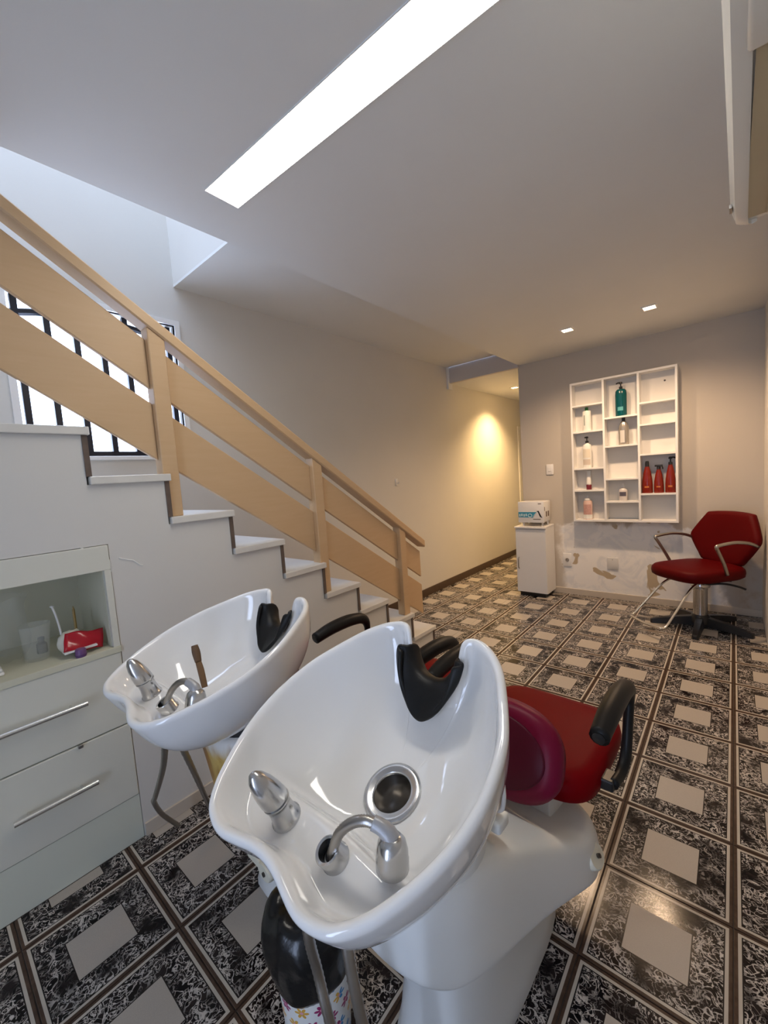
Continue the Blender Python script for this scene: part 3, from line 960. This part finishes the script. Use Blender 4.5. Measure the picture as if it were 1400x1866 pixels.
# wooden spatula left in the far basin
c = thing('spatula', 'brown wooden spatula resting in the basin beside the stairs', 'spatula', (-1.225, -0.56, 0.79), 0.3)
obj('blade', tube([(0.0, 0, -0.01), (-0.02, 0.010, 0.035), (-0.034, 0.016, 0.060)], [0.009, 0.010, 0.009], 10, flat=0.35), plain('brown_wood', (0.16, 0.085, 0.035), 0.45, var=0.3, scale=30), c, smooth=True)
obj('grip', tube([(-0.034, 0.016, 0.060), (-0.046, 0.022, 0.085), (-0.056, 0.027, 0.105)], [0.010, 0.0125, 0.010], 10, flat=0.5), plain('dark_brown_wood', (0.12, 0.065, 0.03), 0.45, var=0.3, scale=30), c, smooth=True)

# ------------------------------------------------------------------ floral bin
b = thing('waste_bin', 'white floral-print waste bin lined with a black bag under the wash basin', 'bin', (-0.775, -0.570, 0))
n = 40
bm = bmesh.new()
L = bm.loops.layers.uv.new('UVMap')
zs = [0.0, 0.004, 0.12, 0.250]
rs = [0.070, 0.073, 0.081, 0.089]
V = [[bm.verts.new((r * math.cos(2 * PI * k / n), r * math.sin(2 * PI * k / n), z)) for k in range(n)] for r, z in zip(rs, zs)]
for i in range(3):
    for k in range(n):
        f = bm.faces.new((V[i][k], V[i][(k + 1) % n], V[i + 1][(k + 1) % n], V[i + 1][k]))
        for l, (uu, vv_) in zip(f.loops, ((k, i), (k + 1, i), (k + 1, i + 1), (k, i + 1))):
            l[L].uv = (uu / n, zs[vv_] / 0.250)
bm.faces.new(V[0])
obj('pail', bm, 'floral', b, smooth=True)
rings = []
for i, (r, z) in enumerate(((0.0905, 0.226), (0.095, 0.238), (0.102, 0.268), (0.110, 0.31), (0.113, 0.345), (0.104, 0.385), (0.082, 0.408), (0.05, 0.40), (0.02, 0.388))):
    wob = 0.0 if i == 0 else 0.035
    rings.append([Vector((r * (1 + wob * math.sin(5 * a + 1.3 * i) + wob * 0.6 * math.sin(11 * a + i)) * math.cos(a), r * (1 + wob * math.sin(5 * a + 1.3 * i) + wob * 0.6 * math.sin(11 * a + i)) * math.sin(a), z + (0.010 * math.sin(2 * a + 0.6) if i < 2 else 0.004 * math.sin(7 * a + i)))) for a in [2 * PI * k / 44 for k in range(44)]])
obj('bin_liner', loft(rings), 'bag', b, smooth=True, subsurf=1)

# ------------------------------------------------------------------ wall shelf
sh = thing('wall_shelf', 'white wall-mounted shelf unit of uneven open compartments', 'shelf', (0, 0, 0))
X0, X1, Z0, Z1, YF = -1.240, -0.369, 0.796, 2.164, YB - 0.12
t = 0.018
obj('back_panel', bx(X0 + t, X1 - t, YB - 0.008, YB, Z0 + t, Z1 - t), plain('cream_back_panel', (0.72, 0.70, 0.66), 0.5, var=0.03), sh)
obj('side_panel', bx(X0, X0 + t, YF, YB, Z0, Z1, 0.001), 'white', sh)
obj('side_panel', bx(X1 - t, X1, YF, YB, Z0, Z1, 0.001), 'white', sh)
obj('top_panel', bx(X0 + t, X1 - t, YF, YB, Z1 - t, Z1, 0.001), 'white', sh)
obj('bottom_panel', bx(X0 + t, X1 - t, YF, YB, Z0, Z0 + t, 0.001), 'white', sh)
XD = (-0.946, -0.660)
for x in XD:
    obj('divider', bx(x - t / 2, x + t / 2, YF, YB - 0.008, Z0 + t, Z1 - t, 0.001), 'white', sh)
cols = [(X0 + t, XD[0] - t / 2, (1.937, 1.681, 1.320, 1.103)), (XD[0] + t / 2, XD[1] - t / 2, (1.782, 1.515, 1.204, 0.987)), (XD[1] + t / 2, X1 - t, (1.877, 1.683, 1.415, 1.055))]
for a, bb, zz in cols:
    for z in zz:
        obj('shelf_board', bx(a, bb, YF, YB - 0.008, z - 0.008, z + 0.008, 0.001), 'white', sh)
obj('hanging_screw', lathe([(0, 0), (0.008, 0), (0.008, 0.004), (0, 0.006)], 10, (-0.47, YB - 0.008, 2.06), rot=Matrix.Rotation(PI / 2, 3, 'X')), 'dark_metal', sh)
SB = 0.008
BY = YB - 0.062


def pump(o, z, mat='black', s=1.0, spout=1):
    obj('pump_collar', lathe([(0, z), (0.013 * s, z), (0.013 * s, z + 0.016 * s), (0.009 * s, z + 0.019 * s), (0, z + 0.019 * s)], 16), mat, o, angle=40)
    obj('pump_stem', lathe([(0, z + 0.018 * s), (0.0045 * s, z + 0.018 * s), (0.0045 * s, z + 0.042 * s), (0, z + 0.042 * s)], 10), mat, o, angle=40)
    hd = lathe([(0, z + 0.040 * s), (0.011 * s, z + 0.040 * s), (0.012 * s, z + 0.048 * s), (0.008 * s, z + 0.055 * s), (0, z + 0.056 * s)], 14)
    tube([(0, 0, z + 0.048 * s), (spout * 0.02 * s, -0.004, z + 0.050 * s), (spout * 0.036 * s, -0.008, z + 0.044 * s)], 0.005 * s, 8, hd, smooth_n=4)
    obj('pump_head', hd, mat, o, angle=40)


def bottle(name, label, x, z, prof, mat, group=None, sx=1.0, sy=0.8, cat='bottle', y=BY, rz=0.0):
    o = thing(name, label, cat, (x, y, z), rz, group)
    obj('bottle_body', lathe(prof, 24, sx=sx, sy=sy), mat, o, angle=40)
    return o


def wrap(o, r, z0, z1, mat, a0=-0.75, a1=0.75, sy=0.8):
    """printed label curved on the front of a bottle"""
    bm = bmesh.new()
    A, B = [], []
    for k in range(13):
        a = -PI / 2 + a0 + (a1 - a0) * k / 12
        A.append(bm.verts.new((r * math.cos(a), r * sy * math.sin(a), z0)))
        B.append(bm.verts.new((r * math.cos(a), r * sy * math.sin(a), z1)))
    for k in range(12):
        bm.faces.new((A[k], A[k + 1], B[k + 1], B[k]))
    return obj('label', bm, mat, o, smooth=True)


pw = plain('white_bottle_plastic', (0.80, 0.79, 0.74), 0.3, var=0.02)
o = bottle('shampoo_bottle', 'white bottle with green cap on the shelf', -1.105, 1.681 + SB, [(0, 0), (0.036, 0), (0.038, 0.004), (0.038, 0.185), (0.034, 0.196), (0.015, 0.199), (0, 0.2)], pw)
obj('cap', lathe([(0, 0.199), (0.015, 0.199), (0.015, 0.228), (0.013, 0.231), (0, 0.231)], 16), plain('green_plastic', (0.02, 0.17, 0.04), 0.35), o, angle=40)
wrap(o, 0.0385, 0.055, 0.155, plain('grey_print', (0.25, 0.29, 0.25), 0.5), -0.55, -0.30)
o = bottle('lotion_bottle', 'tall white bottle with black pump on the shelf', -1.110, 1.320 + SB, [(0, 0), (0.039, 0), (0.041, 0.004), (0.041, 0.205), (0.034, 0.228), (0.018, 0.236), (0.014, 0.245), (0, 0.245)], pw)
pump(o, 0.245, s=1.15, spout=-0.45)
wrap(o, 0.0415, 0.03, 0.085, plain('pale_label', (0.60, 0.52, 0.44), 0.5), -0.9, 0.9)
wrap(o, 0.0415, 0.10, 0.185, plain('cream_label', (0.72, 0.66, 0.54), 0.5), -0.9, 0.9)
o = thing('cream_tube', 'slim white tube standing on a dark red cap', 'tube', (-1.102, BY, 1.103 + SB))
obj('tube_body', loft([[Vector((a_ * math.cos(q), b_ * math.sin(q), z)) for q in [2 * PI * k / 24 for k in range(24)]] for a_, b_, z in ((0.022, 0.02, 0.048), (0.022, 0.02, 0.06), (0.021, 0.014, 0.12), (0.020, 0.003, 0.182), (0.020, 0.0015, 0.19))]), pw, o, smooth=True)
obj('cap', lathe([(0, 0), (0.0235, 0), (0.024, 0.003), (0.024, 0.046), (0.022, 0.049), (0, 0.049)], 20), plain('maroon_plastic', (0.14, 0.012, 0.02), 0.35), o, angle=40)
o = bottle('conditioner_bottle', 'pinkish bottle with white nozzle cap on the lowest shelf', -1.117, Z0 + t, [(0, 0), (0.040, 0), (0.042, 0.004), (0.042, 0.165), (0.036, 0.185), (0.020, 0.194), (0, 0.195)], plain('pink_translucent_plastic', (0.72, 0.50, 0.42), 0.25, var=0.05))
wrap(o, 0.0426, 0.05, 0.15, plain('rose_label', (0.56, 0.32, 0.28), 0.5, var=0.3, scale=60), -0.9, 0.9)
wrap(o, 0.0426, 0.006, 0.048, pw, -1.4, 1.4)
obj('cap', lathe([(0, 0.192), (0.030, 0.190), (0.030, 0.206), (0.012, 0.216), (0.007, 0.226), (0.004, 0.246), (0, 0.247)], 18), 'white', o, angle=40)
teal = plain('teal_bottle_plastic', (0.0, 0.075, 0.085), 0.22, var=0.05)
o = bottle('teal_bottle', 'large teal bottle with black pump on the top shelf', -0.806, 1.782 + SB, [(0, 0), (0.045, 0), (0.047, 0.004), (0.048, 0.20), (0.045, 0.232), (0.034, 0.247), (0.016, 0.252), (0, 0.252)], teal)
pump(o, 0.252, s=1.15, spout=-0.9)
wrap(o, 0.0485, 0.05, 0.085, plain('pale_teal_print', (0.10, 0.36, 0.38), 0.4), -0.5, 0.5)
o = bottle('silver_bottle', 'silver tapered bottle with black cap below the teal bottle', -0.789, 1.515 + SB, [(0, 0), (0.040, 0), (0.042, 0.004), (0.043, 0.12), (0.041, 0.16), (0.030, 0.20), (0.015, 0.222), (0, 0.223)], plain('silver_plastic', (0.36, 0.335, 0.30), 0.25, 0.5))
obj('cap', lathe([(0, 0.221), (0.0145, 0.221), (0.0145, 0.252), (0, 0.254)], 16), 'black', o, angle=40)
wrap(o, 0.0436, 0.02, 0.135, plain('light_label', (0.60, 0.58, 0.54), 0.4), -0.6, 0.3)
o = bottle('gel_bottle', 'small clear gel bottle with white cap and dark label', -0.803, 0.987 + SB, [(0, 0), (0.034, 0), (0.036, 0.004), (0.036, 0.095), (0.030, 0.112), (0.014, 0.122), (0.012, 0.128), (0, 0.128)], plain('pale_clear_gel', (0.62, 0.58, 0.56), 0.12, var=0.05))
obj('cap', lathe([(0, 0.127), (0.013, 0.127), (0.013, 0.140), (0.006, 0.146), (0.005, 0.164), (0, 0.166)], 14), 'white', o, angle=40)
wrap(o, 0.0365, 0.045, 0.085, plain('dark_label', (0.10, 0.09, 0.12), 0.5), -0.85, 0.85)
redp = plain('orange_red_bottle_plastic', (0.20, 0.014, 0.005), 0.2, var=0.08)
RP = lambda h, r: [(0, 0), (r * 0.95, 0), (r, 0.004), (r, h * 0.30), (r * 0.93, h * 0.5), (r * 0.72, h * 0.75), (r * 0.42, h * 0.96), (r * 0.36, h), (0, h)]
gold = plain('gold_print', (0.50, 0.16, 0.03), 0.3)
z3 = 1.055 + SB
o = bottle('red_bottle', 'orange-red bottle with black flip cap', -0.607, z3, RP(0.245, 0.043), redp, 'red bottles on the shelf')
obj('cap', lathe([(0, 0.243), (0.0165, 0.243), (0.0155, 0.275), (0.012, 0.292), (0, 0.293)], 16), 'black', o, angle=40)
wrap(o, 0.0436, 0.05, 0.065, gold, -0.4, 0.4)
o = bottle('red_bottle', 'orange-red spray bottle with black trigger', -0.518, z3, RP(0.215, 0.038), redp, 'red bottles on the shelf')
obj('trigger_neck', lathe([(0, 0.213), (0.0145, 0.213), (0.0145, 0.236), (0, 0.237)], 14), 'black', o, angle=40)
bm = bx(-0.030, 0.030, -0.009, 0.009, 0.236, 0.254, 0.004)
tube([(0.022, 0, 0.244), (0.030, 0, 0.228), (0.030, 0, 0.212)], 0.0042, 8, bm, smooth_n=4)
obj('trigger_head', bm, 'black', o, angle=40)
wrap(o, 0.0386, 0.05, 0.062, gold, -0.4, 0.4)
o = bottle('red_bottle', 'orange-red bottle with black pump dispenser', -0.430, z3, RP(0.250, 0.040), redp, 'red bottles on the shelf')
pump(o, 0.249, s=1.25, spout=0.9)
wrap(o, 0.0406, 0.05, 0.065, gold, -0.4, 0.4)

# ------------------------------------------------------------------ white cabinet and appliance by the corridor
c = thing('storage_cabinet', 'narrow white cabinet with one door at the corridor corner', 'cabinet', (0, 0, 0))
ax0, ax1, ay0, ay1 = -1.790, -1.470, 3.135, 3.405
obj('plinth', bx(ax0 + 0.02, ax1 - 0.03, ay0 + 0.03, ay1 - 0.01, 0.001, 0.045), 'black', c)
obj('body', bx(ax0, ax1, ay0 + 0.016, ay1, 0.045, 0.735, 0.002), 'white', c)
d = obj('door', bx(ax0 + 0.002, ax1 - 0.002, ay0, ay0 + 0.015, 0.048, 0.722, 0.002), 'white', c)
obj('handle', tube([(ax0 + 0.03, ay0 + 0.002, 0.30), (ax0 + 0.03, ay0 - 0.02, 0.315), (ax0 + 0.03, ay0 - 0.022, 0.36), (ax0 + 0.03, ay0 - 0.02, 0.405), (ax0 + 0.03, ay0 + 0.002, 0.42)], 0.006, 8), 'satin', d, smooth=True)
obj('top', bx(ax0 - 0.006, ax1 + 0.002, ay0 - 0.012, ay1, 0.735, 0.753, 0.003), 'white', c)
a = thing('towel_warmer', 'small white appliance box with a blue label standing on the narrow cabinet', 'appliance', (0, 0, 0))
bx0, bx1, by0, by1, bz0, bz1 = -1.762, -1.488, 3.165, 3.375, 0.793, 1.015
obj('body', bx(bx0 + 0.004, bx1 - 0.004, by0 + 0.02, by1, bz0 + 0.004, bz1 - 0.004, 0.006), 'white', a, angle=40)
dd = obj('door', bx(bx0, bx1, by0, by0 + 0.018, bz0, bz1, 0.005), 'white', a, angle=40)
for x in (bx0 + 0.05, bx1 - 0.025):
    for y in (by0 + 0.02, by1 - 0.03):
        obj('foot', lathe([(0, 0.7535), (0.011, 0.7535), (0.011, 0.797), (0, 0.797)], 12, (x, y, 0)), 'alu', a, angle=40)
blue = plain('blue_print', (0.05, 0.30, 0.45), 0.4, var=0.15, scale=40)
obj('blue_banner', prism([(bx0 + 0.004, 0.850), (bx0 + 0.16, 0.846), (bx0 + 0.195, 0.905), (bx0 + 0.004, 0.905)], 'y', by0 - 0.0012, by0 + 0.001), blue, dd)
lt = plain('pale_print', (0.60, 0.76, 0.80), 0.4)
# pale ring and short strokes printed on the banner
rg = spline([(bx0 + 0.128 + 0.020 * math.cos(q), by0 - 0.0014, 0.868 + 0.016 * math.sin(q)) for q in [2 * PI * k / 10 for k in range(10)]], 3, closed=True)
obj('banner_ring', tube(list(rg) + [rg[0]], 0.0035, 6, smooth_n=0), lt, dd)
for i, x in enumerate((0.020, 0.042, 0.066, 0.088)):
    obj('banner_mark', bx(bx0 + x - 0.007, bx0 + x + 0.007, by0 - 0.0018, by0 - 0.001, 0.858 + 0.004 * (i % 2), 0.884 + 0.004 * (i % 2)), lt, dd)
obj('swoosh', tube([(bx0 + 0.155, by0 - 0.0012, 0.843), (bx0 + 0.172, by0 - 0.0012, 0.873), (bx0 + 0.20, by0 - 0.0012, 0.905)], 0.007, 6, flat=0.3), lt, dd)
obj('figure_mark', prism([(bx0 + 0.198, 0.915), (bx0 + 0.222, 0.918), (bx0 + 0.230, 0.895), (bx0 + 0.242, 0.872), (bx0 + 0.244, 0.860), (bx0 + 0.256, 0.852), (bx0 + 0.248, 0.848), (bx0 + 0.232, 0.856), (bx0 + 0.222, 0.880), (bx0 + 0.214, 0.902)], 'y', by0 - 0.0014, by0 + 0.001), 'black', dd)
obj('caption_line', bx(bx0 + 0.160, bx0 + 0.238, by0 - 0.001, by0 + 0.001, 0.824, 0.834), plain('grey_caption', (0.25, 0.23, 0.20), 0.5), dd)
obj('maker_badge', bx(bx0 + 0.215, bx0 + 0.248, by0 - 0.001, by0 + 0.001, 0.986, 0.997), plain('grey_badge', (0.35, 0.32, 0.30), 0.5), dd)
for y in (by0 + 0.065, by0 + 0.125):
    obj('side_vent', bx(bx1 - 0.006, bx1 - 0.002, y, y + 0.032, 0.850, 0.905, 0.001), plain('brown_grille', (0.17, 0.12, 0.09), 0.6), a)
obj('hinge', bx(bx1 - 0.006, bx1 + 0.0, by0 + 0.019, by0 + 0.030, 0.915, 0.955, 0.001), 'dark_metal', a)

# ------------------------------------------------------------------ wall plates
for nm, lab, x, z, w_, h_ in (('light_switch', 'white light switch on the wall above the narrow cabinet', -1.496, 1.335, 0.075, 0.11),
                              ('power_outlet', 'white power outlet low on the wall next to the cabinet', -1.347, 0.368, 0.085, 0.14),
                              ('blank_plate', 'paint-smeared blank wall plate under the shelf', -0.918, 0.362, 0.10, 0.12)):
    p = thing(nm, lab, {'light_switch': 'switch', 'power_outlet': 'outlet', 'blank_plate': 'wall plate'}[nm], (x, YB, z))
    obj('plate', bx(-w_ / 2, w_ / 2, -0.010, 0.0, -h_ / 2, h_ / 2, 0.004), 'white' if nm != 'blank_plate' else plain('smeared_plate', (0.66, 0.65, 0.63), 0.5), p, angle=40)
    if nm == 'light_switch':
        obj('rocker', bx(-0.016, 0.016, -0.014, -0.009, -0.02, 0.02, 0.002), 'white', p)
    elif nm == 'power_outlet':
        obj('socket', lathe([(0, 0), (0.019, 0), (0.019, 0.003), (0.012, 0.004), (0, 0.002)], 18, (0, -0.010, 0), rot=Matrix.Rotation(PI / 2, 3, 'X')), 'satin', p)
    else:
        obj('cover_screw', lathe([(0, 0), (0.005, 0), (0.005, 0.002), (0, 0.003)], 10, (0, -0.010, 0.04), rot=Matrix.Rotation(PI / 2, 3, 'X')), 'satin', p)
o = thing('wall_hook', 'tiny white hook fixed on the corridor wall beside the railing end', 'hook', (XL, 2.24, 1.31))
obj('plate', bx(0, 0.010, -0.02, 0.02, -0.03, 0.04, 0.003), 'white', o)
obj('peg', tube([(0.008, 0, 0.0), (0.03, 0, -0.008), (0.04, 0, 0.008)], 0.006, 8), 'white', o, smooth=True)

# ------------------------------------------------------------------ styling chair
ch = thing('styling_chair', 'red hydraulic salon chair with chrome arms and black star base', 'chair', (-0.205, 2.985, 0), math.radians(-41))
# local: +y points to the chair back, -y to the front
bm = bmesh.new()
for k in range(5):
    a = 2 * PI * k / 5 + 0.35
    R_ = Matrix.Rotation(a, 3, 'Z')
    leg = obj('base_leg', loft([[R_ @ Vector((x, sy * w_, z)) for sy, z in ((-1, z0), (1, z0), (0.7, z1), (-0.7, z1))] for x, w_, z0, z1 in ((0.04, 0.034, 0.012, 0.085), (0.16, 0.030, 0.012, 0.070), (0.27, 0.026, 0.006, 0.050), (0.335, 0.022, 0.0, 0.034), (0.345, 0.014, 0.0, 0.022))]), 'black', ch)
bm.free()
obj('base_hub', lathe([(0, 0.03), (0.07, 0.03), (0.07, 0.075), (0.05, 0.10), (0, 0.10)], 24), 'black', ch, angle=40)
obj('pump_column', lathe([(0, 0.09), (0.048, 0.09), (0.048, 0.30), (0.05, 0.305), (0.05, 0.315), (0, 0.315)], 28), 'chrome', ch, angle=40)
obj('piston', lathe([(0, 0.31), (0.026, 0.31), (0.026, 0.40), (0, 0.40)], 20), 'chrome', ch, angle=40)
obj('pump_collar', lathe([(0.03, 0.325), (0.062, 0.325), (0.066, 0.335), (0.062, 0.350), (0.03, 0.350)], 24), 'chrome', ch, angle=40)
obj('seat_mount', bx(-0.07, 0.07, -0.12, 0.10, 0.385, 0.418, 0.004), 'black', ch)
obj('pump_lever', tube([(0.03, 0.02, 0.345), (0.10, 0.10, 0.360), (0.155, 0.17, 0.345), (0.185, 0.21, 0.325)], 0.008, 10), 'black', ch, smooth=True)
obj('tilt_lever', tube([(0.03, 0.02, 0.40), (0.10, 0.08, 0.392), (0.155, 0.115, 0.392)], 0.006, 8), 'black', ch, smooth=True)
ring = []
for z, g_ in ((0.424, 0.80), (0.418, 0.92), (0.432, 0.985), (0.46, 1.0), (0.485, 0.985), (0.502, 0.93), (0.510, 0.80), (0.512, 0.4)):
    ring.append([Vector((0.245 * g_ * math.copysign(abs(math.cos(a)) ** 0.55, math.cos(a)), -0.035 + 0.275 * g_ * math.copysign(abs(math.sin(a)) ** 0.55, math.sin(a)), z)) for a in [2 * PI * (k + 0.5) / 48 for k in range(48)]])
obj('seat', loft(ring), 'dark_red', ch, smooth=True)
# backrest: hexagon-like curved panel
bp_ = [(0.13, 0.0), (0.20, 0.06), (0.275, 0.175), (0.285, 0.215), (0.27, 0.26), (0.20, 0.385), (0.165, 0.408), (0, 0.418)]
out = bp_ + [(-x, z) for x, z in reversed(bp_[:-1])]
out = [(p.x, p.y) for p in spline([(x, z, 0) for x, z in out], 3, closed=True)]
ring = []
for dy, g_ in ((-0.030, 0.55), (-0.034, 0.86), (-0.026, 0.965), (-0.008, 1.0), (0.010, 1.0), (0.024, 0.965), (0.030, 0.86), (0.030, 0.5)):
    ring.append([Vector((x * g_, 0.215 + dy + 0.22 * (0.21 + (z - 0.21) * g_) - 0.55 * (x * g_) ** 2, 0.492 + 0.21 + (z - 0.21) * g_)) for x, z in out])
obj('backrest', loft(ring), 'dark_red', ch, smooth=True)
for s in (-1, 1):
    path = [(s * 0.268, 0.215, 0.672), (s * 0.275, 0.12, 0.706), (s * 0.278, 0.0, 0.722), (s * 0.278, -0.13, 0.712), (s * 0.277, -0.150, 0.700), (s * 0.272, -0.128, 0.66), (s * 0.262, -0.07, 0.56), (s * 0.250, -0.03, 0.478)]
    obj('armrest', tube(path, 0.0125, 10, flat=1.0, smooth_n=6), 'satin', ch, smooth=True)
fr = obj('footrest', tube([(-0.16, -0.50, 0.095), (0, -0.515, 0.090), (0.16, -0.50, 0.095)], 0.010, 10), 'alu', ch, smooth=True)
for s in (-1, 1):
    obj('footrest_arm', tube([(s * 0.10, -0.10, 0.402), (s * 0.125, -0.22, 0.35), (s * 0.15, -0.38, 0.19), (s * 0.16, -0.46, 0.110), (s * 0.16, -0.50, 0.095)], 0.009, 10), 'alu', ch, smooth=True)

# ------------------------------------------------------------------ air conditioner
ac = thing('air_conditioner', 'aged white wall air conditioner seen from below', 'air conditioner', (0, 0, 0))
prof = [(XR, 2.27), (0.05, 2.27), (0.010, 2.25), (-0.012, 2.20), (-0.020, 2.10), (-0.018, 2.04), (-0.008, 2.008), (0.012, 2.0), (0.018, 2.0), (0.0181, 2.012), (0.150, 2.012), (0.1501, 2.0), (XR, 2.0)]


def ac_skew(y):
    return 0.010 * (y - 0.45) + 0.008


ys = [-0.34, -0.33, -0.30, 0.44, 0.49, 0.508, 0.512]
scl = [0.93, 0.98, 1.0, 1.0, 0.99, 0.95, 0.88]
rings = []
for y, s_ in zip(ys, scl):
    rings.append([Vector((XR + (x - XR) * (s_ if x < XR - 0.001 else 1) + (ac_skew(y) if x < XR - 0.001 else 0), y, 2.13 + (z - 2.13) * (0.5 + 0.5 * s_))) for x, z in prof])
obj('housing', loft(rings), 'ac', ac, angle=35)
obj('outlet_panel', prism([(0.022 + ac_skew(-0.16), -0.16), (0.148, -0.16), (0.148, 0.462), (0.022, 0.462)], 'z', 2.0025, 2.011), 'ac_beige', ac)
obj('louver', bx(0.062, 0.064, -0.155, 0.455, 1.998, 2.0025), 'ac_beige', ac)
obj('end_cover', bx(0.012, 0.155, -0.325, -0.165, 1.992, 2.011, 0.008, 3), 'ac', ac, smooth=True)
obj('badge', bx(-0.012, -0.006, 0.405, 0.44, 2.020, 2.03, 0.001), 'satin', ac)

# ------------------------------------------------------------------ ceiling lights
cl = thing('linear_ceiling_light', 'long bright white linear light recessed in the ceiling', 'ceiling light', (-1.506, -0.169, ZC), math.radians(2.6))
led = emitter('led_diffuser', (1.0, 0.95, 0.86), LED_STRENGTH)
obj('diffuser', bx(0.003, 1.43, -0.069, 0.069, -0.0035, 0.0), led, cl)
bm = bx(0.0, 1.433, -0.072, -0.069, -0.004, 0.0)
bx(0.0, 1.433, 0.069, 0.072, -0.004, 0.0, bm=bm)
bx(0.0, 0.003, -0.069, 0.069, -0.004, 0.0, bm=bm)
bx(1.430, 1.433, -0.069, 0.069, -0.004, 0.0, bm=bm)
obj('frame', bm, 'white', cl)


def downlight(label, x, y, z, watts, colr, group, cone=150):
    o = thing('downlight', label, 'downlight', (x, y, z), 0, group)
    bm = bx(-0.05, 0.05, -0.05, -0.038, -0.006, 0)
    bx(-0.05, 0.05, 0.038, 0.05, -0.006, 0, bm=bm)
    bx(-0.05, -0.038, -0.038, 0.038, -0.006, 0, bm=bm)
    bx(0.038, 0.05, -0.038, 0.038, -0.006, 0, bm=bm)
    obj('trim_ring', bm, 'white', o)
    obj('lens', bx(-0.038, 0.038, -0.038, 0.038, -0.003, 0), emitter('warm_lens', colr, 18.0), o)
    d = bpy.data.lights.new('downlight_lamp', 'SPOT')
    d.energy = watts
    d.color = colr
    d.spot_size = math.radians(cone)
    d.spot_blend = 0.9
    d.shadow_soft_size = 0.04
    lo = bpy.data.objects.new('downlight_lamp', d)
    COL.objects.link(lo)
    lo.parent = o
    lo.location = (0, 0, -0.03)
    return o


WARM = (1.0, 0.68, 0.42)
downlight('warm square downlight in the ceiling facing the middle of the shelf', -1.055, 2.628, ZC, SPOT_W, WARM, 'ceiling downlights')
downlight('warm square downlight in the ceiling above the red salon chair', -0.477, 2.625, ZC, SPOT_W, WARM, 'ceiling downlights')
downlight('warm downlight in the corridor ceiling', -2.25, 4.41, 2.456, HALL_W, (1.0, 0.64, 0.28), 'ceiling downlights', 126)
